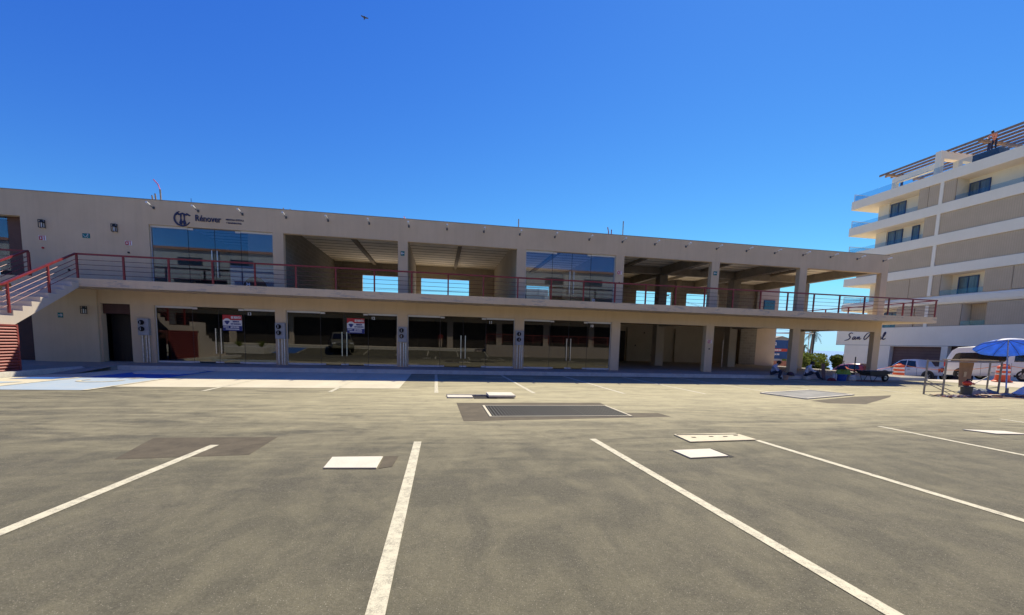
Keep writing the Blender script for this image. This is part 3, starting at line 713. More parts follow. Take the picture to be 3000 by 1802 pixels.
def lantern(x, z, lab, y=D):
    t = thing('wall_lantern', lab, 'wall lantern', (x,y,z), 'black box lanterns on the wall')
    f = MB(); a, d, h = .07, .12, .14
    for sx in (-a,a):
        for yy in (y-.02,y-d): f.bar((x+sx,yy,z-h),(x+sx,yy,z+h),.018)
    for zz in (z-h,z+h):
        f.bar((x-a,y-d,zz),(x+a,y-d,zz),.018); f.bar((x-a,y-d,zz),(x-a,y,zz),.018); f.bar((x+a,y-d,zz),(x+a,y,zz),.018)
    f.build('lantern_frame', BLACK, t)
    MB().add([(x-.02,y-.09,z+h),(x+.02,y-.09,z+h),(x+.02,y-.04,z+h),(x-.02,y-.04,z+h),(x-.062,y-.112,z+.04),(x+.062,y-.112,z+.04),(x+.062,y-.014,z+.04),(x-.062,y-.014,z+.04)],
             [(0,1,2,3),(4,7,6,5),(0,4,5,1),(1,5,6,2),(2,6,7,3),(3,7,4,0)]).build('lamp_shade', BLACK, t)
    MB().tube([(x,y-.065,z-h),(x,y-.065,z+.05)], .022, 8).build('lamp_tube', LAMPW, t)
    MB().box(x-.065,x+.065,y-.012,y-.002,z-h,z+h).build('back_plate', ALU, t)
    return t
lantern(-15.19,5.55,'black box lantern on the upper wall beside the brown doorway')
lantern(-12.75,5.57,'black box lantern on the upper wall near the wall joint')
lantern(-13.93,2.30,'black box lantern on the lower wall beside the dark doorway', D-.10)
def fire_sign(x, z, lab, y=D):
    t = thing('extinguisher_sign', lab, 'fire sign', (x,y,z), 'red fire extinguisher signs')
    MB().box(x-.12,x+.12,y-.008,y-.001,z-.09,z+.09).build('panel', SIGNW, t)
    MB().box(x-.11,x+.01,y-.011,y-.008,z-.085,z+.05).build('arrow_field', SIGNR, t)
    a = MB(); a.box(x-.065,x-.035,y-.013,y-.011,z-.02,z+.03); a.add([(x-.085,y-.013,z-.02),(x-.015,y-.013,z-.02),(x-.05,y-.013,z-.06)], [(0,2,1)]); a.build('arrow', SIGNW, t)
    b = MB(); b.box(x-.09,x+.10,y-.011,y-.008,z+.06,z+.08); b.box(x+.05,x+.075,y-.011,y-.008,z-.08,z+.05); b.build('pictogram', SIGNR, t)
fire_sign(-15.25,5.03,'red and white fire extinguisher sign under the lantern by the brown doorway')
fire_sign(-12.32,5.03,'red and white fire extinguisher sign beside the upper wall joint')
fire_sign(8.62,5.01,'red and white fire extinguisher sign on the pier beside the upper glass shop')
fire_sign(13.75,1.80,'red and white fire extinguisher sign low on a ground floor pier')
def green_sign(x, z, lab, d, w_=.11, h=.11, y=D):
    t = thing('exit_sign', lab, 'exit sign', (x,y,z), 'green exit signs')
    MB().box(x-w_,x+w_,y-.008,y-.001,z-h,z+h).build('panel', SIGNG, t)
    a = MB(); yy = y-.012
    if d:
        a.box(x-.07,x+.07,yy,y-.008,z-.012,z+.016)
        a.add([(x+d*.02,yy,z+.065),(x+d*.085,yy,z+.002),(x+d*.02,yy,z-.06),(x+d*.00,yy,z+.002)], [(0,1,2,3)])
    else:
        a.ball((x+.06,yy,z+.055),.022,8,5); a.bar((x+.05,yy,z+.03),(x+.02,yy,z-.02),.035,.008); a.bar((x+.02,yy,z-.02),(x+.06,yy,z-.075),.022,.008)
        a.bar((x+.02,yy,z-.02),(x-.03,yy,z-.05),.022,.008); a.bar((x+.05,yy,z+.02),(x+.09,yy,z-.02),.018,.008); a.bar((x-.03,yy,z-.05),(x-.07,yy,z+.0),.02,.008)
        a.bar((x-.07,yy,z+.0),(x-.10,yy,z+.04),.02,.008)
    a.build('pictogram', SIGNW, t)
    return t
green_sign(-13.77,5.21,'green running man exit sign between two upper lanterns', 0, .13, .09)
green_sign(-14.78,2.07,'green arrow exit sign on the lower wall behind the stairs', 1, .09, .10, D-.10)
green_sign(-1.65,5.28,'green arrow exit sign on the pier between two open upper bays', -1, .085, .10)
green_sign(13.78,5.25,'green arrow exit sign on the upper pier among the unfinished bays', -1, .10, .10)
for x, z, lab in ((-15.25,4.65,'small red alarm button on the upper wall by the brown doorway'),(-12.33,4.65,'small dark alarm button on the upper wall beside the joint'),(8.62,4.52,'small dark alarm button on the pier by the upper glass shop'),(13.75,1.42,'small dark alarm button under the low fire extinguisher sign')):
    m = MB(); m.tube([(x,D,z),(x,D-.04,z)], .035, 12); tag(m.build('alarm_button', SIGNR if x < -15 else BLACK), lab, 'alarm button', 'alarm buttons on the wall')
# clinic sign: emblem, name, small lines
t = thing('clinic_sign', 'dark blue clinic sign with tree emblem and raised lettering on the parapet', 'shop sign', (-9.5,D,6.1))
e = MB(); cx, cz, yy = -10.33, 6.13, D-.03
for k in range(24):
    t0, t1 = R(112+k*9.2), R(112+(k+1)*9.2); r0 = .29+.045*math.sin(math.pi*(k)/24); r1 = .29+.045*math.sin(math.pi*(k+1)/24)
    P_ = lambda a, r: (cx+r*math.cos(a), cz+r*math.sin(a))
    p = [P_(t0,.27-.0), P_(t0,r0), P_(t1,r1), P_(t1,.27)]
    e.prism(p, lambda q:(q[0],yy,q[1]), lambda q:(q[0],D,q[1]))
for s in (-1,1):
    e.prism([(cx+s*.03,cz+.14),(cx+s*.09,cz+.14),(cx+s*.075,cz-.02),(cx+s*.13,cz-.2),(cx+s*.04,cz-.25),(cx+s*.03,cz-.10),(cx+s*.05,cz-.0)], lambda q:(q[0],yy,q[1]), lambda q:(q[0],D,q[1]))
    for dx, dz, r in ((.06,.17,.05),(.13,.15,.055),(.20,.16,.05),(.25,.13,.045),(.16,.19,.04)): e.ball((cx+s*dx,D-.012,cz+dz),(r,.012,r*.7),8,6)
e.ball((cx,D-.012,cz+.19),(.06,.012,.04),8,6)
for dx in (-.09,-.03,.03,.09): e.bar((cx+dx*.3,D-.015,cz-.1),(cx+dx*1.5,D-.015,cz-.28),.022,.02)
e.build('emblem', NAVY, t)
text('Rénover', .35, NAVY, 'lettering', t, (-9.88,D-.016,6.17), extrude=.015, bold=.003, sx=.80)
text('MEDICINA ESTÉTICA', .088, NAVY, 'lettering', t, (-8.74,D-.008,6.20), extrude=.005, bold=.002, sx=.84)
text('Y REGENERATIVA', .088, NAVY, 'lettering', t, (-8.73,D-.008,6.07), extrude=.005, bold=.002, sx=.84)
# rental boards
def rental(x, z, lab, rot):
    t = thing('rental_sign', lab, 'rental sign', (x,D,z), 'rental boards on the glass')
    y = D+.07; w_, h = .37, .33
    MB().box(x-w_,x+w_,y,y+.015,z-h,z+h).build('board', SIGNW, t)
    MB().box(x-w_,x+w_,y-.003,y-.0005,z+.12,z+h).build('top_band', SIGNR, t)
    MB().box(x-w_,x+w_,y-.003,y-.0005,z-h,z-.12).build('bottom_band', SIGNB, t)
    bl = MB(); bc = (x-.2, z+.06)
    pts = [(bc[0]+.145*math.cos(R(a)), bc[1]+.13*math.sin(R(a))) for a in range(0,181,18)]
    bl.prism(pts+[(bc[0]-.12,bc[1]-.02),(bc[0]+.12,bc[1]-.02)], lambda q:(q[0],y-.006,q[1]), lambda q:(q[0],y-.0035,q[1])); bl.build('balloon_top', SIGNW, t)
    b2 = MB(); b2.prism([(bc[0]-.11,bc[1]+.0),(bc[0]-.05,bc[1]+.03),(bc[0]+.05,bc[1]+.03),(bc[0]+.11,bc[1]+.0),(bc[0]+.02,bc[1]-.13),(bc[0]-.02,bc[1]-.13)], lambda q:(q[0],y-.008,q[1]), lambda q:(q[0],y-.0065,q[1])); b2.build('balloon_bottom', SIGNB, t)
    yl = y-.010
    text('SE RENTA', .125, SIGNW, 'lettering', t, (x-.04,yl,z+.225), extrude=.002, bold=.008, sx=.70)
    text('REMAX', .085, SIGNB, 'lettering', t, (x+.02,yl,z+.055), extrude=.002, bold=.006, sx=.9)
    text('NEW BEGINNING', .065, SIGNB, 'lettering', t, (x-.06,yl,z-.045), extrude=.002, bold=.005, sx=.75)
    text('RE/MAX', .065, SIGNW, 'lettering', t, (x-.345,yl,z-.18), extrude=.002, bold=.003, sx=.9)
    text('669 918 3904', .095, SIGNW, 'lettering', t, (x-.07,yl,z-.18), extrude=.002, bold=.005, sx=.62)
    MB().box(x-.26,x+.26,y-.007,y-.0035,z-.28,z-.245).build('small_print_line', SIGNW, t)
rental(-8.68,1.98,'red white and blue rental board on the door glass of shop 13',0)
rental(-3.68,2.02,'red white and blue rental board on the door glass of shop 12',0)
# stubs above the parapet
def rods(name, label, cat, items, mat):
    m = MB()
    for x, dx, h, r in items: m.tube([(x,D+.6,6.5),(x,D+.6,TOP+h*.55),(x+dx,D+.6,TOP+h)], r, 6)
    return tag(m.build(name, mat), label, cat)
t = thing('conduit_stubs', 'cluster of three grey conduit stubs on the roof edge with a pink hose', 'conduit', (-11.6,D+.6,6.5))
for dx, h in ((-.12,.34),(-.02,.42),(.14,.6)): MB().tube([(-11.55+dx,D+.6,6.5),(-11.6+dx*1.2,D+.6,TOP+h)], .03, 8).build('conduit', COLC, t)
MB().tube([(-11.43,D+.6,TOP+.58),(-11.5,D+.6,TOP+.8),(-11.66,D+.6,TOP+.98)], .022, 6).build('hose', M('pink_hose',(.65,.12,.28),.5), t)
rods('roof_rod', 'thin dark rod standing on the roof above the tree emblem', 'rod', [(-10.3,0,.34,.010)], BLACK)
rods('roof_rod', 'pair of short rods on the roof over the first open upper bay edge', 'rods', [(-6.72,0,.24,.022),(-6.45,0,.22,.022)], COLC)
rods('roof_hose', 'short curled orange pipe end on the roof above the exit arrow pier', 'pipe', [(-1.55,-.1,.26,.022)], ORANGE)
rods('roof_rod', 'single dark rod on the roof beside the upper glass shop', 'rod', [(3.66,.0,.55,.025)], COLC)
rods('roof_rod', 'pair of rods with an orange tip on the roof past the upper glass shop', 'rods', [(8.2,-.06,.5,.025),(8.35,0,.40,.025)], RED)
rods('roof_rod', 'tall dark rod on the roof over the pier past the upper glass shop', 'rod', [(8.95,.0,.85,.025)], COLC)

# ------------------------------------------------------------------ hotel across the street
H = thing('hotel_building', 'tall white hotel with stepped balcony bands, brown slatted panels and blue framed windows', 'building', (54,34,-1.5))
HX, NY, FY = 46.0, 10.0, 41.95
BANDS = [(17.40,18.33),(14.52,15.42),(11.66,12.60),(8.86,9.72),(6.03,6.93)]
for i, (z0, z1) in enumerate(BANDS):
    MB().box(HX,66,NY,FY+(.1 if i > 3 else 0),z0,z1).build('floor_band', HOTW, H, bevel=.02 if i < 4 else .25)
LV = [(15.42,17.40),(12.60,14.52),(9.72,11.66),(6.93,8.86),(4.05,6.03)]
g = MB()                                              # ground floor
g.box(HX,66,37.0-20,42.1,2.22,4.05); g.box(HX,66,36.05,41.0,-3,2.22); g.box(HX,66,31.05,31.55,-3,2.22); g.box(HX,66,10,28.9,-3,2.22)
g.box(HX,66,31.55,36.05,2.13,2.22); g.box(HX+.5,66,28.9,36.05,-3,2.13); g.box(HX,66,NY,17.0,2.22,4.05)
g.build('ground_floor_wall', HOTW, H)
MB().box(HX+.42,HX+.49,31.56,36.04,-3,2.125).build('garage_door', GARAGE, H)
MB().box(HX+.42,HX+.49,28.91,31.04,-3,2.40).build('garage_door', DARKRED, H)
MB().box(HX-.01,HX,17,42.1,2.20,2.23).build('shadow_joint', GREYP, H)
for i, (z0, z1) in enumerate(LV):
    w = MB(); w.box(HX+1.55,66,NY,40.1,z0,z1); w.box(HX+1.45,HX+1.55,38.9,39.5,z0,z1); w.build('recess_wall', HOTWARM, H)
    MB().box(HX+.02,HX+.5,33.02,33.3,z0,z1).build('pilaster', HOTW, H)
PAN = {0:[(33.3,34.24),(34.28,35.1),(32.1,33.02),(10,26.2)], 1:[(33.3,34.34),(10,33.02)], 2:[(33.3,40.6),(10,33.02)],
       3:[(33.3,35.0),(35.04,37.6),(32.4,33.02),(10,27.3),(27.34,29.15)], 4:[(33.3,34.2),(34.3,35.9),(30.5,33.02),(10,28.7)]}
for i, lst in PAN.items():
    z0, z1 = LV[i]
    for a, b in lst:
        MB().box(HX+.10,HX+.22,a,b,z0+.02,z1-.02).build('slatted_panel', SLAT, H)
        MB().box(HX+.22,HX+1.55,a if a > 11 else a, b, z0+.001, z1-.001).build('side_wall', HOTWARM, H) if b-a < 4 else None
def hwin(y0, y1, z0, z1, split=True):
    f = MB(); x = HX+1.50; t_ = .07
    f.box(x-.06,x+.05,y0,y0+t_,z0,z1); f.box(x-.06,x+.05,y1-t_,y1,z0,z1); f.box(x-.06,x+.05,y0+t_,y1-t_,z1-t_,z1); f.box(x-.06,x+.05,y0+t_,y1-t_,z0,z0+t_)
    if split: f.box(x-.058,x+.048,(y0+y1)/2-.035,(y0+y1)/2+.035,z0+t_,z1-t_)
    o = f.build('window', FRAMEB, H)
    MB().box(x-.01,x+.01,y0+t_,y1-t_,z0+t_,z1-t_).build('pane', CURT, o)
hwin(37.3,38.75,15.45,17.2); hwin(30.5,32.0,15.45,17.0); hwin(27.1,28.3,15.45,17.0)
hwin(37.3,38.75,12.63,14.35); hwin(35.75,36.4,12.63,14.35,False)
hwin(30.4,31.9,6.96,8.62); hwin(36.6,38.2,4.08,5.75); hwin(35.95,36.45,4.3,5.5,False)
MB().box(HX+1.2,HX+1.3,28.75,30.45,4.06,6.02).build('roller_blind', SLAT, H)
for y0, y1, z in ((35.1,41.8,15.42),(26.2,32.1,15.42),(34.35,41.8,12.6),(29.15,32.35,6.93),(38.0,41.8,6.93),(28.75,30.45,4.05),(36,38.3,4.05)):
    MB().box(HX+.12,HX+.14,y0,y1,z,z+.42).build('glass_balustrade', GLASSK, H)
for z in (18.33,15.42,12.6,6.93):
    m = MB(); m.box(HX+.1,64,41.78,41.80,z,z+.75); m.build('glass_balustrade', GLASSK, H)
    m = MB(); m.bar((HX+.1,41.79,z+.77),(64,41.79,z+.77),.04); m.bar((HX+.11,41.79,z),(HX+.11,41.79,z+.77),.04); m.bar((HX+2.4,41.79,z),(HX+2.4,41.79,z+.77),.04); m.build('balustrade_rail', ALU, H)
m = MB().box(HX+.12,HX+.14,10,41.7,18.33,18.95).build('glass_balustrade', GLASSK, H)
# roof terrace: pergola, portal, wall
pg = MB()
for k in range(7): pg.box(HX+1.5+k*.75-.04,HX+1.5+k*.75+.04,10,40.4-k*.0,20.62,20.82)
pg = pg.build('pergola', WOOD, H)
for y in (39.5,34.8,31.6,27,22): MB().box(HX+1.3,HX+6.3,y-.1,y+.1,20.40,20.615).build('cross_beam', WOOD, pg)
for y in (38.75,31.6,27): MB().box(HX+2.4,HX+2.55,y-.08,y+.08,18.34,20.39).build('steel_post', NAVY, pg)
f = MB()
f.box(HX+.8,HX+1.2,34.1,34.6,18.33,20.7); f.box(HX+1.2,HX+5.6,34.1,34.6,20.0,20.69); f.box(HX+3.0,HX+3.4,34.1,34.6,18.33,20.0); f.box(HX+5.2,HX+5.6,34.1,34.6,18.33,20.0)
f.box(HX+1.4,HX+1.8,38.5,38.9,18.33,19.9); f.box(HX+1.4,HX+1.8,34.6,38.5,19.35,19.9)
f.box(HX+5.6,HX+6,30,34.1,18.33,19.7)
f.build('terrace_frame', HOTW, H)
MB().box(HX+5.0,HX+12,32.0,38.4,18.33,18.9).build('planter_wall', HOTW, H)
# script lettering
def script(strokes, name, y0, z0, s, w_, parent):
    m = MB(); x = HX-.03
    for st_ in strokes:
        pts = []
        k = len(st_)
        for i in range(k-1):                          # Catmull-Rom through the stroke points
            p0, p1, p2, p3 = st_[max(i-1,0)], st_[i], st_[i+1], st_[min(i+2,k-1)]
            for j in range(5):
                t = j/5
                q = [.5*((2*p1[a])+(-p0[a]+p2[a])*t+(2*p0[a]-5*p1[a]+4*p2[a]-p3[a])*t*t+(-p0[a]+3*p1[a]-3*p2[a]+p3[a])*t**3) for a in (0,1)]
                pts.append(q)
        pts.append(st_[-1])
        P3 = [(x, y0-p[0]*s, z0+p[1]*s) for p in pts]
        m.tube(P3, [w_*(.55+.45*math.sin(math.pi*i/max(1,len(P3)-1))+.15) for i in range(len(P3))], 6)
    return m.build(name, NAVY, parent)
SS = [(1.05,.92),(.8,1.0),(.55,.82),(.6,.62),(.75,.45),(.62,.2),(.3,.05),(0,0)]
SA = [(1.45,.45),(1.25,.48),(1.08,.25),(1.15,.12),(1.32,.22),(1.5,.46),(1.42,.2),(1.52,.14),(1.66,.3)]
SN = [(1.66,.3),(1.8,.45),(1.74,.15),(1.88,.38),(2.02,.44),(1.98,.2),(2.08,.14),(2.25,.26)]
A1 = [(3.5,.95),(3.1,.95),(2.75,.6),(2.62,.25),(2.75,.12),(3.05,.35),(3.4,.85),(3.55,1.0),(3.42,.5),(3.4,.2),(3.5,.12)]
N2 = [(3.7,.45),(3.64,.15),(3.8,.38),(3.95,.44),(3.92,.2),(4.02,.16)]
G2 = [(4.4,.45),(4.2,.46),(4.08,.25),(4.18,.14),(4.36,.3),(4.46,.46),(4.36,.0),(4.2,-.3),(4.05,-.22),(4.5,.15)]
E2 = [(4.5,.15),(4.75,.3),(4.72,.45),(4.58,.4),(4.58,.18),(4.72,.13),(4.95,.3)]
L2 = [(4.95,.3),(5.2,.7),(5.26,.98),(5.12,.95),(5.0,.5),(4.98,.2),(5.1,.12),(5.3,.26)]
lt = [script([s_], 'lettering', 41.05, 2.72, .84, .05, H) for s_ in (SS,SA,SN,A1,N2,G2,E2,L2)]

# ------------------------------------------------------------------ vehicles
def loft(st, pts_fn):
    m = MB(); rings = [pts_fn(*s) for s in st]; n = len(rings[0]); vs = [p for r in rings for p in r]
    fs = [(i*n+j, (i+1)*n+j, (i+1)*n+(j+1)%n, i*n+(j+1)%n) for i in range(len(rings)-1) for j in range(n)]
    fs += [tuple(range(n)), tuple((len(rings)-1)*n+j for j in range(n))[::-1]]
    return m.add(vs, fs)
def ring(x, zb, zs, zr, w, wr):                       # underside, shoulder, roof; half widths
    r = [(-w*.92,zb),(-w,zb+.12),(-w,zs-.06),(-w*.985,zs),(-(w*.35+wr*.65),zs+(zr-zs)*.62),(-wr,zr-.07),(-wr*.86,zr-.01),(-wr*.4,zr+.01)]
    return [(x,a,b) for a, b in r] + [(x,-a,b) for a, b in r[::-1]]
def wheel(parent, x, y, r, wd=.22):
    s = 1 if y > 0 else -1
    prof = [(r*.62,0),(r*.9,0),(r,.05),(r,wd-.05),(r*.9,wd),(r*.62,wd)]
    m = MB(); n = 22; vs = []
    for (rr, o_) in prof:
        for j in range(n):
            t = 2*math.pi*j/n; vs.append((x+rr*math.cos(t), y-s*o_, r+rr*math.sin(t)))
    k = len(prof)
    m.add(vs, [(i*n+j, i*n+(j+1)%n, ((i+1)%k)*n+(j+1)%n, ((i+1)%k)*n+j) for i in range(k) for j in range(n)])
    wh = m.build('wheel', TYRE, parent, smooth=True)
    b = MB(); b.tube([(x,y-s*.18,r),(x,y-s*.03,r)], r*.64, 18)
    for j in range(5):
        t = 2*math.pi*j/5; b.bar((x,y-s*.012,r),(x+r*.55*math.cos(t),y-s*.02,r+r*.55*math.sin(t)),.07,.03)
    b.build('rim', RIM, wh)
def arch(parent, x, y, r, mat=BLACK):
    s = 1 if y > 0 else -1; m = MB(); n = 16
    for j in range(n):
        a0, a1 = math.pi*j/n, math.pi*(j+1)/n
        m.prism([(x+r*math.cos(a0),r_0+r*math.sin(a0)),(x+r*math.cos(a1),r_0+r*math.sin(a1)),(x,r_0)], lambda q:(q[0],y-.0*s,q[1]), lambda q:(q[0],y+.008*s,q[1]))
    m.prism([(x-r,r_0),(x+r,r_0),(x+r*.97,r_0-.12),(x-r*.97,r_0-.12)], lambda q:(q[0],y,q[1]), lambda q:(q[0],y+.008*s,q[1]))
    m.build('wheel_arch', mat, parent)
r_0 = .36
def sidepane(parent, poly, w, wr, zs, zr, mat=PANE, name='side_window'):
    for s in (-1,1):
        def fy(z):
            t = (z-zs)/(zr-zs); pts = [(0,w*.985),(.62,w*.35+wr*.65),(1,wr)]
            if t <= .62: a = t/.62; return pts[0][1]*(1-a)+pts[1][1]*a
            a = (t-.62)/.38; return pts[1][1]*(1-a)+pts[2][1]*a
        m = MB(); m.prism(poly, lambda q:(q[0],s*(fy(q[1])-.02),q[1]), lambda q:(q[0],s*(fy(q[1])+.010),q[1]))
        m.build(name, mat, parent)
def door_lines(parent, xs, w, z0, z1, mat=GREYP):
    for s in (-1,1):
        m = MB()
        for x in xs: m.box(x-.008,x+.008,min(s*w,s*(w+.004)),max(s*w,s*(w+.004)),z0,z1)
        m.build('door_seam', mat, parent)
def pickup(name, label, loc, rotz, body_m, cat='pickup'):
    t = thing(name, label, cat, loc, None, rotz, True)
    cab = [(-2.62,.55,.95,1.06,.86,.84),(-2.55,.42,.98,1.07,.90,.87),(-.98,.40,.98,1.07,.91,.88),(-.97,.40,1.0,1.06,.91,.88),(-.90,.40,1.02,1.30,.91,.76),(-.70,.38,1.03,1.68,.92,.70),(-.2,.36,1.03,1.76,.92,.70),(.45,.36,1.03,1.75,.92,.70),(.75,.36,1.03,1.62,.92,.70),
           (1.25,.36,1.02,1.24,.92,.74),(1.45,.36,1.0,1.09,.92,.80),(2.2,.38,.95,1.02,.90,.76),(2.55,.42,.84,.90,.84,.70),(2.66,.46,.74,.80,.76,.62)]
    loft(cab, ring).build('body', body_m, t, smooth=True)
    MB().box(-2.45,-1.05,-.74,.74,1.078,1.085).build('bed_floor', BLACK, t)
    b = MB()
    for s in (-1,1): b.box(-2.55,-1.0,min(s*.80,s*.90),max(s*.80,s*.90),1.07,1.13)
    b.box(-2.60,-2.52,-.80,.80,1.06,1.13); b.build('bed_rail', body_m, t, bevel=.02)
    sidepane(t, [(-.78,1.08),(-.62,1.58),(-.05,1.66),(-.05,1.08)], .92,.70,1.03,1.75); sidepane(t, [(.03,1.08),(.03,1.66),(.48,1.64),(1.05,1.20),(1.08,1.08)], .92,.70,1.03,1.75)
    m = MB(); m.add([(.80,-.62,1.60),(.80,.62,1.60),(1.38,.74,1.15),(1.38,-.74,1.15),(.74,-.62,1.57),(.74,.62,1.57),(1.30,.74,1.10),(1.30,-.74,1.10)], [(0,3,2,1),(4,5,6,7),(0,1,5,4),(1,2,6,5),(2,3,7,6),(3,0,4,7)])
    for v_i in range(4): m.v[v_i] = (m.v[v_i][0]+.03, m.v[v_i][1], m.v[v_i][2]+.03)
    m.build('windscreen', PANE, t)
    door_lines(t, (-.85,0,1.05), .92, .45, 1.0)
    for s in (-1,1):
        MB().box(-.35,-.18,min(s*.925,s*.945),max(s*.925,s*.945),.90,.93).build('door_handle', BLACK, t)
        MB().box(.98,1.08,min(s*.93,s*1.12),max(s*.93,s*1.12),1.06,1.22).build('mirror', BLACK, t, bevel=.03)
        MB().box(-2.64,-2.50,min(s*.72,s*.915),max(s*.72,s*.915),.68,1.02).build('tail_light', LAMPR, t, bevel=.02)
        MB().box(2.40,2.62,min(s*.52,s*.84),max(s*.52,s*.84),.70,.86).build('headlight', LAMPW, t, bevel=.03)
        for x in (-1.65,1.62): arch(t, x, s*.915, .46); wheel(t, x, s*.93, .37, .24)
    MB().box(-2.72,-2.60,-.82,.82,.42,.58).build('rear_bumper', GREYP, t, bevel=.03)
    MB().box(2.58,2.74,-.82,.82,.40,.62).build('front_bumper', body_m, t, bevel=.04)
    g = MB(); g.box(2.60,2.68,-.46,.46,.66,.84); g.build('grille', BLACK, t)
    gg = MB()
    for z in (.70,.76,.82): gg.box(2.68,2.695,-.46,.46,z-.012,z+.012)
    gg.build('grille_bar', CHROME, t)
    return t
zst = lambda y: zs(y)-.01
def zroad(y):
    for a, b in zip(ys, ys[1:]):
        if a <= y <= b: return zs(a)+(zs(b)-zs(a))*(y-a)/(b-a)
    return 0
t = pickup('pickup_truck', 'white double cab pickup parked nose uphill of the hotel garage door', (39.4,28.7,zroad(28.7)-.02), R(90), WHITEC)
t.rotation_euler = (0, R(3.5), R(90))
t['label'] = 'white double cab pickup parked in front of the hotel garage door'
rg = MB(); rg.tube([(-2.45,.955,.96),(-2.45,.965,.80),(-2.43,.96,.66)], [.07,.055,.02], 8); rg.build('red_rag', LAMPR, t)
def van(name, label, loc, rotz):
    t = thing(name, label, 'van', loc, None, rotz, True)
    st_ = [(-2.66,.42,.80,.86,.80,.72),(-2.62,.30,1.05,1.16,.86,.80),(-2.48,.28,1.12,1.62,.90,.82),(-2.30,.27,1.13,2.02,.92,.80),(-2.02,.26,1.13,2.20,.93,.78),(-1.0,.26,1.13,2.26,.94,.78),(.9,.26,1.13,2.25,.94,.78),(1.35,.26,1.13,2.14,.94,.77),
           (1.75,.27,1.12,1.86,.93,.76),(2.15,.28,1.10,1.46,.91,.78),(2.42,.30,1.0,1.14,.88,.78),(2.60,.34,.80,.90,.82,.70)]
    loft(st_, ring).build('body', WHITEC, t, smooth=True)
    sidepane(t, [(-2.28,1.19),(-2.02,1.74),(-1.85,1.80),(.72,1.80),(.86,1.72),(.62,1.22),(.5,1.17)], .94,.78,1.13,2.25)
    sidepane(t, [(1.05,1.20),(1.05,1.75),(1.25,1.75),(1.85,1.32),(1.85,1.20)], .94,.78,1.13,2.25)
    m = MB(); m.hexa([(1.52,-.70,2.02),(1.52,.70,2.02),(2.20,.78,1.42),(2.20,-.78,1.42),(1.57,-.70,2.06),(1.57,.70,2.06),(2.26,.78,1.45),(2.26,-.78,1.45)]); m.build('windscreen', PANE, t)
    m = MB(); m.hexa([(-2.55,-.66,1.30),(-2.55,.66,1.30),(-2.27,.64,1.95),(-2.27,-.64,1.95),(-2.60,-.66,1.30),(-2.60,.66,1.30),(-2.36,.64,1.95),(-2.36,-.64,1.95)]); m.build('rear_window', PANE, t)
    door_lines(t, (.95,1.9,-.55), .94, .32, 1.12); 
    for s in (-1,1):
        MB().box(-2.66,-2.50,min(s*.78,s*.885),max(s*.78,s*.885),.85,1.30).build('tail_light', LAMPR, t, bevel=.02)
        MB().box(2.42,2.58,min(s*.5,s*.84),max(s*.5,s*.84),.75,.95).build('headlight', LAMPW, t, bevel=.03)
        MB().box(.70,.86,min(s*.945,s*.962),max(s*.945,s*.962),.98,1.03).build('door_handle', GREYP, t)
        MB().box(1.75,1.87,min(s*.93,s*1.15),max(s*.93,s*1.15),1.15,1.40).build('mirror', WHITEC, t, bevel=.03)
        for x in (-1.62,1.50): arch(t, x, s*.93, .42); wheel(t, x, s*.945, .345)
    MB().box(-2.70,-2.58,-.82,.82,.34,.52).build('rear_bumper', WHITEC, t, bevel=.03)
    return t
t = van('passenger_van', 'white high roof passenger van with dark side windows behind the blue umbrella', (36.2,21.25,zroad(21.25)), R(-90))
t.rotation_euler = (0, R(-2.5), R(-90))
t = thing('parked_car', 'dull red car half hidden behind the corner pier and an orange barrel', 'car', (39.3,34.3,zroad(34.3)-.02), None, R(90), True)
t.rotation_euler = (0, R(4.5), R(90))
loft([(-2.1,.4,.8,.95,.74,.7),(-2.0,.3,.9,1.30,.80,.7),(-1.7,.26,.92,1.50,.83,.66),(-.6,.24,.92,1.56,.84,.66),(.3,.24,.92,1.48,.84,.66),(.95,.25,.90,1.10,.84,.72),(1.1,.26,.88,.96,.83,.74),(1.8,.28,.80,.86,.80,.68),(2.05,.34,.66,.72,.72,.6)], ring).build('body', REDC, t, smooth=True)
sidepane(t, [(-1.75,.98),(-1.5,1.38),(-.65,1.42),(-.65,.98)], .84,.66,.92,1.52); sidepane(t, [(-.58,.98),(-.58,1.42),(.22,1.36),(.72,1.05),(.75,.98)], .84,.66,.92,1.52)
MB().hexa([(.36,-.58,1.40),(.36,.58,1.40),(.98,.68,1.03),(.98,-.68,1.03),(.40,-.58,1.44),(.40,.58,1.44),(1.03,.68,1.07),(1.03,-.68,1.07)]).build('windscreen', PANE, t)
for s in (-1,1):
    MB().box(1.80,1.98,min(s*.45,s*.76),max(s*.45,s*.76),.62,.76).build('headlight', LAMPW, t, bevel=.03)
    for x in (-1.3,1.25): arch(t, x, s*.835, .38); wheel(t, x, s*.85, .32)

# ------------------------------------------------------------------ barrels and rope
def barrel(loc, label, first=None):
    if first: return dup(first, loc, label=label)
    t = thing('traffic_barrel', label, 'barrel', loc, 'orange barrels along the street', local=True)
    MB().lathe((0,0,0), [(.42,0),(.42,.05),(.33,.08),(.30,.30),(.285,.55),(.27,.80),(.25,.87),(.20,.92),(.10,.94)], 20).build('drum', ORANGE, t, smooth=True)
    for z, r in ((.40,.300),(.64,.288)): MB().lathe((0,0,z), [(r,0),(r-.006,.11)], 20).build('reflective_band', REFL, t)
    MB().tube([(-.14,0,.92),(-.12,0,1.0),(.12,0,1.0),(.14,0,.92)], .03, 8).build('carry_handle', ORANGE, t)
    return t
b0 = barrel((32.2,18.9,-.02), 'orange and white barrel in front of the passenger van')
barrel((30.4,23.1,zroad(23.1)+.05), 'orange and white barrel in front of the white pickup', b0)
barrel((36.9,32.6,zroad(32.6)+.15), 'orange and white barrel behind the seated worker, by the red car', b0)
rp = MB(); pts = []
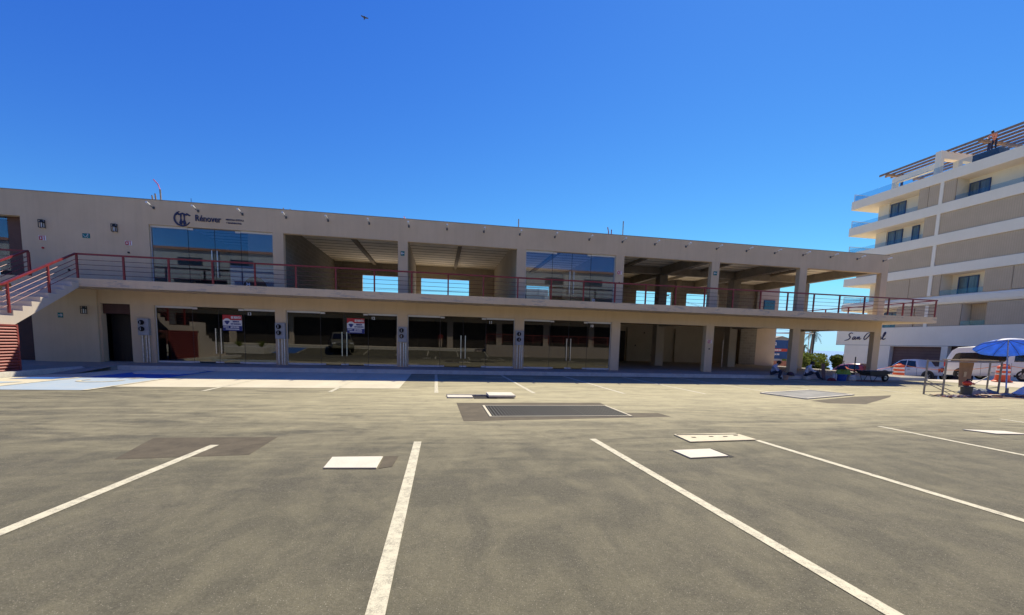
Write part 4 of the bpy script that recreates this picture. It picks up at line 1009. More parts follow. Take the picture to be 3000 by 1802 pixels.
A = [(36.9,32.6,zroad(32.6)+1.05),(30.4,23.1,zroad(23.1)+1.02),(32.2,18.9,.95),(34.5,12.5,.95)]
for a, b in zip(A, A[1:]):
    for k in range(10):
        t_ = k/10; p = Vector(a).lerp(Vector(b), t_); p.z -= .35*4*t_*(1-t_); pts.append(p)
pts.append(A[-1]); rp.tube(pts, .017, 5); tag(rp.build('barrier_rope', ROPE), 'orange rope strung between the barrels along the street', 'rope')

# ------------------------------------------------------------------ umbrella, scaffold and clutter
U = thing('sun_umbrella', 'large blue sun umbrella tilted on a thin pole over the scaffold', 'umbrella', (20.7,12.0,0))
ax = Vector((.25,.23,.94)).normalized(); apex = Vector((22.26,13.05,2.12))
e1 = ax.cross(Vector((1,0,0))).normalized(); e1 = Vector((1,0,0)) - ax*ax.x; e1.normalize(); e2 = ax.cross(e1)
Rr, dome, nseg = .96, .36, 8
def cp_(a, r): return apex - ax*dome*(r/Rr)**1.7 + (e1*math.cos(a)+e2*math.sin(a))*r*(1-.035*abs(math.sin(4*(a+R(12)))) *(r/Rr))
for pan in range(nseg):
    m = MB(); K = 5; vs = []; 
    for i in range(7):
        for j in range(K+1): vs.append(cp_(R(12)+2*math.pi*(pan+j/K)/nseg - R(0), max(.02,Rr*i/6)))
    fs = [(i*(K+1)+j,(i+1)*(K+1)+j,(i+1)*(K+1)+j+1,i*(K+1)+j+1) for i in range(6) for j in range(K)]
    o = m.add(vs, fs).build('canopy_panel', UMBGLARE if pan in (4,5) else UMB, U, smooth=True)
    sm = o.modifiers.new('cloth', 'SOLIDIFY'); sm.thickness = .004
rb = MB()
for pan in range(nseg):
    a = R(12)+2*math.pi*pan/nseg
    rb.tube([cp_(a,.05)-ax*.02, cp_(a,.7)-ax*.02, cp_(a,Rr)-ax*.01], .008, 5)
rb.build('rib', GREYP, U)
ft = Vector((20.72,12.0,.12))
MB().tube([ft, apex-ax*.02], .022, 8).build('pole', GALV, U)
MB().lathe((20.72,11.98,0), [(.22,0),(.22,.06),(.05,.12),(.04,.3)], 14).build('foot', CONC, U)
sc = thing('scaffold_trestle', 'low steel scaffold trestle with cross braces and a plank on top', 'scaffold', (19.3,12.5,0))
C4 = {'a':(17.62,12.45),'b':(17.75,11.96),'c':(22.35,13.55),'d':(20.98,12.38)}
for k in 'abcd':
    x, y = C4[k]; MB().tube([(x,y,0),(x,y,1.28)], .030, 10).build('post', STEELP, sc, smooth=True)
def br(a, b, r=.014): MB().tube([a,b], r, 6).build('brace', STEELP, sc)
P3 = lambda k, z: (*C4[k], z)
br(P3('a',1.25),P3('b',1.25)); br(P3('a',.40),P3('b',.45)); br(P3('c',1.25),P3('d',1.22)); br(P3('c',.80),P3('d',.80)); br(P3('c',.12),P3('d',.30))
br(P3('a',.52),(18.4,11.98,.10)); br(P3('a',.44),(18.15,12.0,.06)); br(P3('c',.62),(20.3,13.0,.15)); br(P3('b',1.22),P3('d',1.22),.018); br(P3('a',1.22),P3('c',1.22),.018)
br(P3('a',.10),P3('d',.14),.012)
MB().box(18.3,20.6,12.25,12.47,1.275,1.31).build('top_plank', PLANKM, sc)
tt = thing('cardboard_sheet', 'brown cardboard sheet hanging down from the scaffold plank', 'cardboard', (19.5,12.6,.03))
m = MB(); m.hexa([(19.30,12.52,.27),(19.78,12.52,.25),(19.78,12.535,.25),(19.30,12.535,.27),(19.16,12.50,1.25),(19.86,12.50,1.25),(19.86,12.515,1.25),(19.16,12.515,1.25)]); m.build('sheet', CARD, tt)
m = MB(); m.box(19.42,19.55,12.495,12.50,.66,.85); m.build('paper_label', PLANKM, tt)
m = MB(); m.hexa([(19.14,12.48,1.22),(19.88,12.48,1.22),(19.88,12.495,1.22),(19.14,12.495,1.22),(19.12,12.3,1.325),(19.9,12.3,1.325),(19.9,12.48,1.33),(19.12,12.48,1.33)]); m.build('folded_flap', CARD, tt)
bk = thing('tub', 'dark grey tub standing under the scaffold', 'tub', (18.95,12.05,0))
MB().lathe((18.95,12.05,0), [(.145,0),(.165,.30),(.17,.305),(.215,.31),(.215,.335),(.16,.34)], 20).build('shell', GREYP, bk, smooth=True)
MB().lathe((18.95,12.05,.335), [(.165,0),(.165,.012)], 18).build('lid', GREYP, bk)
jb = thing('red_jug', 'red plastic fuel jug with a dark handle lying on the grey tub', 'jug', (18.95,12.05,.35))
MB().ball((18.95,12.05,.46),(.15,.12,.10),14,9).build('jug_body', M('red_plastic',(.62,.06,.03),.45,.15,6), jb, smooth=True)
MB().tube([(18.84,12.0,.55),(18.86,12.0,.60),(19.02,12.0,.60),(19.05,12.0,.55)], .025, 8).build('jug_handle', BLACK, jb)
MB().tube([(19.12,12.0,.46),(19.17,11.98,.43)], .035, 8).build('spout', M('pale_red_plastic',(.65,.25,.18),.5), jb)
# loose stuff on the soil
rub = MB()
for k in range(170):
    u = random.random(); x = 17.3+5.2*u; y = 11.75+.55*u+random.gauss(0,.16); s = random.uniform(.015,.06)
    a = random.random()*6.28; dx, dy = s*1.6*math.cos(a), s*1.6*math.sin(a)
    rub.hexa([(x-dx-dy*.5,y-dy+dx*.5,.005),(x+dx-dy*.5,y+dy+dx*.5,.005),(x+dx+dy*.5,y+dy-dx*.5,.005),(x-dx+dy*.5,y-dy-dx*.5,.005),
              (x-dx*.8-dy*.4,y-dy*.8+dx*.4,s*.9),(x+dx*.8-dy*.3,y+dy*.8+dx*.3,s),(x+dx*.8+dy*.4,y+dy*.8-dx*.4,s*.8),(x-dx*.7+dy*.4,y-dy*.7-dx*.4,s*.95)], k % 2)
o = rub.build('rubble', [RUBB, BRICKR]); tag(o, 'scattered pale and brick coloured rubble at the foot of the scaffold', 'rubble', kind='stuff')
def heap(name, label, cat, c, r, mat, seed, parent=None):
    random.seed(seed); m = MB(); n, k = 26, 9; vs = []
    for i in range(k+1):
        ph = (math.pi/2)*i/k
        for j in range(n):
            t = 2*math.pi*j/n; q = 1+.22*math.sin(3*t+seed)+.12*math.sin(7*t+2*seed)+.10*random.uniform(-1,1)
            vs.append((c[0]+r[0]*math.sin(ph)*math.cos(t)*q, c[1]+r[1]*math.sin(ph)*math.sin(t)*q, c[2]+r[2]*math.cos(ph)*(1+.25*random.uniform(-1,1)*(i>1))))
    m.add(vs, [(i*n+j,(i+1)*n+j,(i+1)*n+(j+1)%n,i*n+(j+1)%n) for i in range(k) for j in range(n)])
    return tag(m.build(name, mat, smooth=True), label, cat)
heap('tarp_heap', 'crumpled grey tarp heap beneath the scaffold', 'tarp', (20.2,12.55,0), (.75,.35,.22), TARP, 3)
heap('soil_heap', 'low brown soil heap at the picture edge beyond the scaffold', 'soil heap', (22.8,11.4,0), (1.6,.5,.16), SOIL, 5)
m = MB(); K = 8
for i in range(K):
    f_ = lambda t: (21.35+1.25*t, 12.05-.15*t, .06+.28*math.sin(math.pi*min(1,t*1.15))**1.5)
    a, b = f_(i/K), f_((i+1)/K)
    m.hexa([(a[0],a[1]-.16,a[2]),(b[0],b[1]-.16,b[2]),(b[0],b[1]+.16,b[2]+.02),(a[0],a[1]+.16,a[2]+.02),(a[0],a[1]-.16,a[2]+.012),(b[0],b[1]-.16,b[2]+.012),(b[0],b[1]+.16,b[2]+.032),(a[0],a[1]+.16,a[2]+.032)])
tag(m.build('bent_sheet', SIGNW), 'bent pale metal sheet lying beside the scaffold foot', 'metal sheet')
for a, b, mm, lab in (((20.3,12.2,.05),(21.5,11.75,.03),ORANGE,'thin orange hose on the soil under the umbrella'),):
    tag(MB().tube([a, ((a[0]+b[0])/2,(a[1]+b[1])/2-.15,.03), b], .018, 6).build('hose', mm), lab, 'hose')
for (x, y, a, l, lab) in ((17.55,12.0,.25,.7,'short splintered pale board lying at the outer scaffold post'),(19.9,11.9,-.1,.9,'long pale board half buried in rubble near the tub'),(21.2,11.9,.3,.5,'short pale board beside the bent metal sheet')):
    dx, dy = math.cos(a)*l/2, math.sin(a)*l/2
    tag(MB().bar((x-dx,y-dy,.045),(x+dx,y+dy,.06),.12,.025).build('loose_board', PLANKM), lab, 'board')
# wheelbarrow
wb = thing('wheelbarrow', 'black wheelbarrow standing at the kerb by the corner pier', 'wheelbarrow', (21.7,17.6,0))
q = lambda x0,x1,y0,y1,z:[(x0,y0,z),(x1,y0,z),(x1,y1,z),(x0,y1,z)]
lo = q(21.25,22.0,17.40,17.85,.30); hi_ = q(20.95,22.42,17.22,18.03,.55); lo2 = q(21.27,21.98,17.42,17.83,.315); hi2 = q(20.98,22.39,17.25,18.0,.55)
m = MB(); m.add(lo+hi_+lo2+hi2, [(0,3,2,1),(0,1,5,4),(1,2,6,5),(2,3,7,6),(3,0,4,7),(8,9,10,11),(8,12,13,9),(9,13,14,10),(10,14,15,11),(11,15,12,8),(4,5,13,12),(5,6,14,13),(6,7,15,14),(7,4,12,15)]); m.build('tray', GREYP, wb)
for y in (17.38,17.87):
    MB().tube([(20.35,y,.60),(20.95,y+.0,.42),(21.9,y,.29),(22.38,17.62+(y-17.62)*.3,.20)], .018, 8).build('handle_bar', BLACK, wb, smooth=True)
    MB().tube([(21.15,y,.38),(21.30,y,.02),(21.42,y,.02),(21.62,y,.32)], .014, 6).build('leg', BLACK, wb)
ws = MB()
n = 20; prof = [(.10,-.03),(.16,-.045),(.195,-.03),(.205,0),(.195,.03),(.16,.045),(.10,.03)]
vs = [(22.40+r_*math.cos(2*math.pi*j/n), 17.62+o_, .205+r_*math.sin(2*math.pi*j/n)) for (r_,o_) in prof for j in range(n)]
ws.add(vs, [(i*n+j,i*n+(j+1)%n,((i+1)%7)*n+(j+1)%n,((i+1)%7)*n+j) for i in range(7) for j in range(n)])
wl = ws.build('wheel', TYRE, wb, smooth=True)
MB().tube([(22.40,17.59,.205),(22.40,17.65,.205)], .105, 14).build('rim', RIM, wl)
heap('sand_mat', 'flat brown sand spill under the wheelbarrow', 'sand', (21.5,17.75,0), (.75,.28,.05), BRICKR, 8)
# workers' belongings
b = thing('blue_bucket', 'blue bucket on the asphalt under the lime green bag', 'bucket', (20.1,17.9,0))
MB().lathe((20.1,17.9,0), [(.19,0),(.235,.30),(.25,.305),(.25,.33),(.20,.33)], 18).build('shell', BLUEPL, b, smooth=True)
g = heap('green_bag', 'lime green bag slumped over the blue bucket', 'bag', (20.22,18.0,.325), (.32,.26,.30), LIME, 11)
heap('dark_jacket', 'dark jacket thrown on top of the lime green bag', 'jacket', (20.15,17.98,.58), (.22,.2,.16), JEAN, 13)
b = thing('water_jug', 'dusty white round water jug beside the blue bucket', 'jug', (20.65,17.9,0))
MB().lathe((20.65,17.9,0), [(.19,0),(.235,.05),(.245,.2),(.22,.28),(.12,.31),(.08,.32)], 20).build('jug_body', WHITEP, b, smooth=True)
MB().lathe((20.65,17.9,.318), [(.10,0),(.10,.07),(.085,.085)], 14).build('cap', BLACK, b)
MB().tube([(20.52,17.88,.29),(20.5,17.88,.38),(20.8,17.88,.38),(20.78,17.88,.29)], .012, 6).build('carry_handle', GREYP, b)
b = thing('plank_and_tools', 'brown board leaning upright behind the green bag', 'board', (19.6,18.3,0))
MB().bar((19.38,18.2,.0),(19.62,18.55,.82),.16,.03).build('board', M('brown_board',(.20,.12,.08),.85,.2,6), b)
b = thing('shovel', 'shovel with dark handle leaning behind the green bag', 'shovel', (20.6,18.3,0))
MB().tube([(20.5,18.0,.25),(20.78,18.5,.98)], .016, 8).build('shaft', BLACK, b)
m = MB(); m.hexa([(20.36,17.86,.02),(20.52,17.82,.02),(20.53,17.84,.02),(20.37,17.88,.02),(20.42,17.99,.26),(20.58,17.96,.26),(20.59,17.98,.26),(20.43,18.01,.26)]); m.build('blade', STEELP, b)
MB().tube([(20.70,18.5,.99),(20.86,18.5,.97)], .016, 8).build('grip', BLACK, b)
b = thing('steel_stake', 'thin dark steel stake standing upright at the kerb', 'stake', (21.0,18.05,0))
MB().tube([(21.0,18.05,0),(20.99,18.05,1.22)], .026, 8).build('rod', BLACK, b); MB().box(20.95,21.05,18.0,18.1,0,.012).build('foot_plate', STEELP, b)
b = thing('bottle_crate', 'row of two pale water bottles standing before the leaning board', 'bottles', (19.75,17.95,0))
for dx in (0,.13): MB().lathe((19.68+dx,17.95,0), [(.05,0),(.055,.02),(.055,.26),(.025,.33),(.025,.37)], 12).build('bottle', WHITEP, b, smooth=True)
b['label'] = 'pair of dusty white water bottles standing before the leaning board'
heap('red_bag', 'small maroon bag lying by the feet of the second worker', 'bag', (19.35,17.75,0), (.2,.14,.14), MAROON, 17)
b = thing('food_pail', 'small orange pail on the asphalt between the two workers', 'pail', (17.0,18.05,0))
MB().lathe((17.0,18.05,0), [(.10,0),(.13,.20),(.14,.205),(.14,.22),(.11,.22)], 16).build('shell', M('faded_orange_pail',(.60,.33,.20),.6,.2,8), b, smooth=True)
MB().tube([(16.87,18.05,.21),(16.9,18.05,.33),(17.0,18.05,.37),(17.1,18.05,.33),(17.13,18.05,.21)], .006, 6).build('wire_handle', GREYP, b)
b = thing('work_helmet', 'dark round helmet resting on the kerb beside the open bay pier', 'helmet', (17.85,18.68,.17))
MB().lathe((17.85,18.68,.17), [(.17,0),(.165,.06),(.14,.13),(.08,.18),(.02,.195)], 16).build('shell', M('dark_maroon_plastic',(.05,.02,.03),.5), b, smooth=True)
MB().lathe((17.85,18.68,.168), [(.20,0),(.20,.012)], 16).build('brim', BLACK, b)

# ------------------------------------------------------------------ people
def figure(name, label, J, bones, cols, loc, rotz=0, scale=1.0, group=None, hairc=HAIR, cap=None):
    """J: joint -> (x,y,z,r); bones: (a,b,material index); one skinned surface, coloured by the nearest bone."""
    root = thing(name, label, 'person', loc, group, rotz, True); root.scale = (scale,)*3
    names = list(J); ix = {n: i for i, n in enumerate(names)}
    me = bpy.data.meshes.new('body'); me.from_pydata([J[n][:3] for n in names], [(ix[a],ix[b]) for a,b,_ in bones], [])
    ob = bpy.data.objects.new('body', me); COL.objects.link(ob)
    md = ob.modifiers.new('skin','SKIN'); md.use_smooth_shade = True
    for i, n in enumerate(names):
        sv = me.skin_vertices[0].data[i]; sv.radius = (J[n][3], J[n][3]*(J[n][4] if len(J[n]) > 4 else 1)); sv.use_root = (n == 'pelvis')
    sb = ob.modifiers.new('sub','SUBSURF'); sb.levels = 1; sb.render_levels = 1
    bpy.context.view_layer.update()
    nm = bpy.data.meshes.new_from_object(ob.evaluated_get(bpy.context.evaluated_depsgraph_get()))
    bpy.data.objects.remove(ob)
    for m in cols: nm.materials.append(m)
    seg = [(Vector(J[a][:3]), Vector(J[b][:3]), (J[a][3]+J[b][3])/2, c) for a,b,c in bones]
    for p in nm.polygons:
        best = (9,0)
        for a, b, r, c in seg:
            d = b-a; t = max(0,min(1,(p.center-a).dot(d)/max(1e-9,d.length_squared)))
            k = (p.center-(a+d*t)).length - r*.8
            if k < best[0]: best = (k,c)
        p.material_index = best[1]; p.use_smooth = True
    nm.name = 'body'; o = bpy.data.objects.new('body', nm); COL.objects.link(o); o.parent = root
    h = Vector(J['head'][:3]); nk = Vector(J['neck'][:3]); d = (h-nk).normalized()
    fwd = Vector((0,-1,0)); fwd = (fwd-d*fwd.dot(d)).normalized()
    c = h + d*.035 - fwd*.022
    m = MB(); m.ball(tuple(c), (.098,.112,.098), 16, 10); hr = m.build('hair', hairc, root, smooth=True)
    for s in (-1,1):
        sd_ = d.cross(fwd)*s
        q_ = h + sd_*.088; m = MB(); m.ball(tuple(q_), (.014,.022,.03), 8, 6); m.build('ear', SKIN, root, smooth=True)
        q_ = h + sd_*.034 + fwd*.088 + d*.005; m = MB(); m.ball(tuple(q_), .011, 8, 6); m.build('eye', BLACK, root, smooth=True)
    return root
def hand(J, bones, side, wrist, dirv, palm, mi):
    """palm knot with four bent fingers of different lengths and a thumb leaving its side"""
    w_ = Vector(wrist); d = Vector(dirv).normalized(); n_ = Vector(palm).normalized(); a = d.cross(n_).normalized()*side
    k = 'hand'+str(side); c = w_+d*.07; J[k] = (*c,.032,.6); bones.append(('wrist'+str(side),k,mi))
    for i, (o_, l) in enumerate(((.030,.062),(.010,.072),(-.010,.067),(-.030,.052))):
        p0 = c+d*.03+a*o_; p1 = p0+d*l*.55+n_*.012; p2 = p1+d*l*.3+n_*.04
        for j, p in enumerate((p0,p1,p2)): J['f%d%d%d'%(side,i,j)] = (*p,.0095-.001*j)
        bones += [(k,'f%d%d0'%(side,i),mi),('f%d%d0'%(side,i),'f%d%d1'%(side,i),mi),('f%d%d1'%(side,i),'f%d%d2'%(side,i),mi)]
    p0 = c-d*.02+a*.042; p1 = p0+(d*.6+a*.5+n_*.5)*.045
    J['t%d0'%side] = (*p0,.012); J['t%d1'%side] = (*p1,.0095); bones += [(k,'t%d0'%side,mi),('t%d0'%side,'t%d1'%side,mi)]
def body(pelvis, chest, neck, head, sh, el, wr, kn, an, toe, hips=.10):
    J = {'pelvis': (*pelvis,.135,.8), 'waist': tuple((Vector(pelvis)*.5+Vector(chest)*.5)) + (.125,.75), 'chest': (*chest,.145,.72), 'neck': (*neck,.052), 'chin': tuple(Vector(neck)*.45+Vector(head)*.55+Vector((0,-.035,0))) + (.066,), 'head': (*head,.088)}
    b = [('pelvis','waist',0),('waist','chest',0),('chest','neck',0),('neck','chin',3),('chin','head',3)]
    n_ = Vector(head)+Vector((0,-.095,-.018)); J['nose'] = (*n_,.014); b.append(('head','nose',3))
    for i, s in enumerate((-1,1)):
        g_ = lambda p: p[i] if isinstance(p, list) else (s*p[0],p[1],p[2])
        S_, E_, W_, K_, A_, T_ = map(g_, (sh,el,wr,kn,an,toe)); q_ = str(s)
        J['sh'+q_] = (*S_,.068); J['el'+q_] = (*E_,.046); J['wrist'+q_] = (*W_,.030)
        J['hip'+q_] = (pelvis[0]+s*hips,pelvis[1],pelvis[2]-.02,.098); J['kn'+q_] = (*K_,.066); J['an'+q_] = (*A_,.045); J['toe'+q_] = (*T_,.036)
        mid = Vector(E_)*.55+Vector(W_)*.45; J['fore'+q_] = (*mid,.040)
        b += [('chest','sh'+q_,0),('sh'+q_,'el'+q_,0),('el'+q_,'fore'+q_,0),('fore'+q_,'wrist'+q_,3),('pelvis','hip'+q_,1),('hip'+q_,'kn'+q_,1),('kn'+q_,'an'+q_,1),('an'+q_,'toe'+q_,2)]
        hand(J, b, s, W_, Vector(W_)-Vector(E_)+Vector((-s*.05,-.03,0)), (-s*.4,-.2,-.8), 3)
    return J, b
J, b = body((0,.10,.30),(0,-.04,.62),(0,-.12,.745),(0,-.20,.835),(.19,-.02,.665),(.25,-.20,.44),(.07,-.40,.44),(.19,-.34,.46),(.12,-.26,.075),(.13,-.40,.04))
P1 = figure('person', 'seated worker in a blue grey shirt hunched over his hands on the kerb', J, b, [SHIRTG,JEAN,SHOE,SKIN], (16.62,18.42,.02), R(38), .95, 'workers resting on the kerb')
J, b = body((0,.10,.26),(0,-.02,.60),(0,-.09,.73),(0,-.165,.825),(.19,0,.645),(.24,-.20,.42),(.09,-.42,.43),(.15,-.38,.44),(.12,-.56,.08),(.13,-.70,.04))
P2 = figure('person', 'seated worker in a faded white shirt looking down at a phone, knees drawn up', J, b, [SHIRTW,JEAN,SHOE,SKIN], (18.60,18.40,.02), R(62), .95, 'workers resting on the kerb')
ph = thing('phone', 'dark phone held by the worker in the faded white shirt', 'phone', P2.location, None, R(62), True)
MB().hexa([(-.035,-.53,.40),(.035,-.53,.40),(.035,-.52,.40),(-.035,-.52,.40),(-.035,-.49,.53),(.035,-.49,.53),(.035,-.48,.53),(-.035,-.48,.53)]).build('case', BLACK, ph)
st = thing('seat_block', 'small pale block the worker in white sits on', 'block', (18.60,18.40,0))
MB().box(18.45,18.72,18.30,18.53,0,.165).build('block', PALEC, st, bevel=.02)
def standing(): return body((0,0,.95),(0,-.01,1.33),(0,0,1.50),(0,-.02,1.63),(.19,0,1.42),(.25,.02,1.13),(.24,-.06,.88),(.11,-.02,.50),(.12,.02,.08),(.13,-.13,.04))
J, b = standing()
figure('person', 'standing person in a maroon shirt and cream trousers by the shops opposite', J, b, [MAROON,TAN,SHOE,SKIN], (.1,-4.4,.70), R(180), .92)
J, b = body((0,.05,.95),(0,-.18,1.27),(0,-.32,1.38),(0,-.43,1.46),(.19,-.20,1.34),(.27,-.38,1.12),(.20,-.58,1.00),(.11,-.03,.50),(.12,.04,.08),(.13,-.11,.04))
figure('person', 'worker in a faded orange shirt leaning over the edge of the hotel roof terrace', J, b, [ORSHIRT,JEAN,SHOE,SKIN], (HX+.75,30.15,18.95), R(-80), 1.0)
MB_ = MB().box(HX+.2,HX+1.3,29.4,31.2,18.335,18.94)
tag(MB_.build('roof_platform', GREYP), 'grey work platform under the worker on the hotel roof', 'platform')

# ------------------------------------------------------------------ trees, far things, banner
def leaves(m, c, r, n, size, seed, hollow=.55):
    random.seed(seed)
    for _ in range(n):
        while 1:
            p = Vector((random.uniform(-1,1),random.uniform(-1,1),random.uniform(-1,1)))
            if hollow < p.length <= 1: break
        q_ = Vector((c[0]+p.x*r[0], c[1]+p.y*r[1], c[2]+p.z*r[2])); s = size*random.uniform(.6,1.3)
        u = Vector((random.gauss(0,1),random.gauss(0,1),random.gauss(0,.6))).normalized(); v = u.cross(Vector((random.gauss(0,1),random.gauss(0,1),random.gauss(0,1)))).normalized()
        m.add([q_-u*s, q_+v*s*.45, q_+u*s, q_-v*s*.45], [(0,1,2,3)])
def bush(name, label, base, h, w_, mat, seed, cat='tree', n=9, leaf=.17, dens=260):
    t = thing(name, label, cat, base); random.seed(seed); x, y, z = base; tr = MB(); cr = MB(); cl = []
    for k in range(n):
        a = random.uniform(0,6.28); rr = w_*.5*math.sqrt(random.random()); cl.append((x+rr*math.cos(a), y+rr*math.sin(a)*.8, z+h*random.uniform(.42,.86)))
    for c in cl: tr.tube([(x,y,z),(x+(c[0]-x)*.35,y+(c[1]-y)*.35,z+(c[2]-z)*.5),c], [h*.028,h*.018,h*.006], 6)
    tr.build('trunk', BARK, t)
    for i, c in enumerate(cl): leaves(cr, c, (w_*random.uniform(.17,.30),w_*random.uniform(.17,.3),h*random.uniform(.13,.22)), dens, leaf, seed*50+i)
    cr.build('crown', mat, t); return t
bush('leafy_bush', 'broad bright green bush behind the seated workers, beside the palm trunk', (44.9,45.0,-1.9), 3.3, 4.2, GREEN1, 21, 'bush', 12)
bush('leafy_bush', 'lower bright green bush in front of the sea view', (47.7,47.2,-2.5), 2.7, 3.8, GREEN1, 22, 'bush', 10)
bush('dark_tree', 'rounded dark green tree touching the hotel corner', (51.6,46.5,-2.4), 3.8, 2.0, GREEN2, 23, 'tree', 8)
bush('leafy_bush', 'small bush partly behind the open bay pier', (42.5,43.5,-1.9), 2.9, 3.0, GREEN1, 24, 'bush', 8)
bush('spiky_shrub', 'small olive shrub between the bushes below the horizon', (46.0,43.4,-2.3), 1.9, 2.6, GREEN2, 25, 'bush', 8)
def palm(name, label, base, h, nf, L_, seed, lean=(0,0)):
    random.seed(seed); t = thing(name, label, 'palm tree', base); x, y, z = base
    top = (x+lean[0], y+lean[1], z+h)
    MB().tube([(x,y,z),(x+lean[0]*.4,y+lean[1]*.4,z+h*.5),top], [.22,.15,.13], 9).build('trunk', BARK, t, smooth=True)
    m = MB()
    for k in range(nf):
        a = 2*math.pi*k/nf+random.uniform(-.25,.25); el = random.uniform(-.5,1.15); d = Vector((math.cos(a),math.sin(a),0)); p = Vector(top); vz = math.sin(el); vh = math.cos(el); prev = p.copy()
        for i in range(9):
            f_ = i/9; q_ = prev + (d*vh + Vector((0,0,vz)))*(L_/9); vz -= .20; vh = max(.25,vh-.01); sdv = d.cross(Vector((0,0,1)))
            ll = L_*.26*math.sin(math.pi*(.12+.85*f_))
            for sgn in (-1,1):
                for e_ in (.0,.33,.66):
                    b0 = prev.lerp(q_,e_); b1 = prev.lerp(q_,e_+.22); tip = b0 + sdv*sgn*ll + d*ll*.35 + Vector((0,0,-ll*.55))
                    m.add([b0,b1,tip], [(0,1,2)])
            prev = q_
    m.build('crown', PALML, t); return t
palm('palm_tree', 'tall palm with a ragged crown beside the small beige house', (57.5,57.0,-3.2), 7.4, 17, 1.5, 31, (.4,0))
palm('palm_tree', 'shorter palm just behind the tall ragged palm', (57.8,58.5,-3.2), 5.3, 14, 1.3, 32, (.2,0))
palm('palm_tree', 'low fan of palm fronds poking above the bushes', (48.3,46.0,-1.9), 2.3, 13, 1.3, 33)
t = thing('small_house', 'small beige house with a flat white canopy beyond the bushes', 'house', (53.6,56,-3))
MB().box(52.2,54.35,55,58,-3,3.0).build('wall', TOWER, t); MB().box(51.5,55.5,54.4,58,3.95,4.08).build('roof', SIGNW, t)
s_ = MB().box(52.6,54.2,54.9,54.99,2.75,3.6).build('sign_panel', SIGNB, t); MB().tube([(54.9,54.7,-3),(54.9,54.7,3.95)], .06, 8).build('post', ALU, t)
t = thing('gable_house', 'distant house with a low grey gable seen over the banner', 'house', (55,62,-3))
MB().box(52.5,57.5,60,66,-3,2.95).build('wall', APT, t); m = MB(); m.prism([(52.2,2.95),(57.8,2.95),(55.0,3.65)], lambda q:(q[0],59.8,q[1]), lambda q:(q[0],66.2,q[1])); m.build('roof', CONC, t)
t = thing('banner', 'large blue rental banner on posts seen through the open ground floor bay', 'banner', (30.9,34,0))
MB().box(29.9,31.95,34.0,34.03,.62,2.35).build('panel', BANB, t); MB().box(30.2,31.9,33.985,33.999,1.30,1.56).build('red_strip', M('banner_red',(.50,.06,.03),.7), t)
text('2', .34, SIGNW, 'lettering', t, (30.55,33.98,1.98), extrude=.004, bold=.012)
text('LOCALES EN', .20, SIGNW, 'lettering', t, (30.16,33.975,1.42), extrude=.004, bold=.01, sx=.95)
text('624 634 398', .21, SIGNW, 'lettering', t, (30.18,33.98,1.02), extrude=.004, bold=.01, sx=.85)
for x in (29.85,32.0): MB().box(x-.04,x+.04,34.0,34.08,-1.4,2.4).build('post', STEELP, t)
tag(MB().box(30.2,31.9,33.6,33.9,-1.4,.45).build('brick_planter', BRICKR), 'low brick planter under the blue banner', 'planter')
t = thing('street_pole', 'thin dark utility pole standing between the bushes and the sea', 'pole', (50.4,49.5,-2.5)); MB().tube([(50.4,49.5,-2.5),(50.5,49.5,4.5)], .10, 8).build('shaft', BLACK, t)
t = thing('utility_pole', 'utility pole with cross arms framed in an upper back window', 'pole', (26.75,48,-3.0))
MB().tube([(26.75,48,-3),(26.75,48,8.1)], .15, 10).build('shaft', COLC, t)
MB().box(25.9,27.7,47.93,48.07,7.62,7.76).build('cross_arm', COLC, t); MB().box(25.8,27.6,47.93,48.07,5.85,5.97).build('cross_arm', COLC, t)
MB().tube([(26.45,47.9,5.4),(26.45,47.9,6.3)], .2, 10).build('transformer', GREYP, t)
m = MB()
for z in (7.85,7.7,6.05):
    for a, b in (((-40,52),(26.75,48)),((26.75,48),(50.4,49.5))):
        pts = [(a[0]+(b[0]-a[0])*k/12, a[1]+(b[1]-a[1])*k/12, (z if b[0] < 30 or k == 0 else z+(3.9-z)*k/12)-(.7 if b[0] < 30 else .4)*4*(k/12)*(1-k/12)) for k in range(13)]
        m.tube(pts, .014, 4, False)
m.build('power_line', BLACK, t)
t = thing('apartment_block', 'pale distant apartment block seen through the upper shop window', 'building', (20,92,-6))
MB().box(13,26,92,104,-6,11.9).build('wall', APT, t); MB().box(18.5,23.8,91.9,104,11.9,13.3).build('penthouse', APT, t)
for k in range(4):
    for j in range(6): MB().box(14+j*2,15.1+j*2,91.9,92.0,-3+k*3.6,-1.2+k*3.6).build('window', PANE, t)
t = thing('bird', 'dark bird flying high in the blue sky', 'bird', (-9.9,60.8,42.5), None, R(20), True)
m = MB(); m.tube([(0,-.32,0),(0,-.2,.05),(0,.1,.05),(0,.34,.0)], [.03,.08,.085,.03], 8); m.build('body', BLACK, t, smooth=True)
for s in (-1,1): MB().hexa([(0,-.16,.05),(s*.45,-.10,.12),(s*.45,.06,.12),(0,.14,.05),(0,-.16,.08),(s*.45,-.10,.14),(s*.45,.06,.14),(0,.14,.08)]).build('wing', GREYP, t)

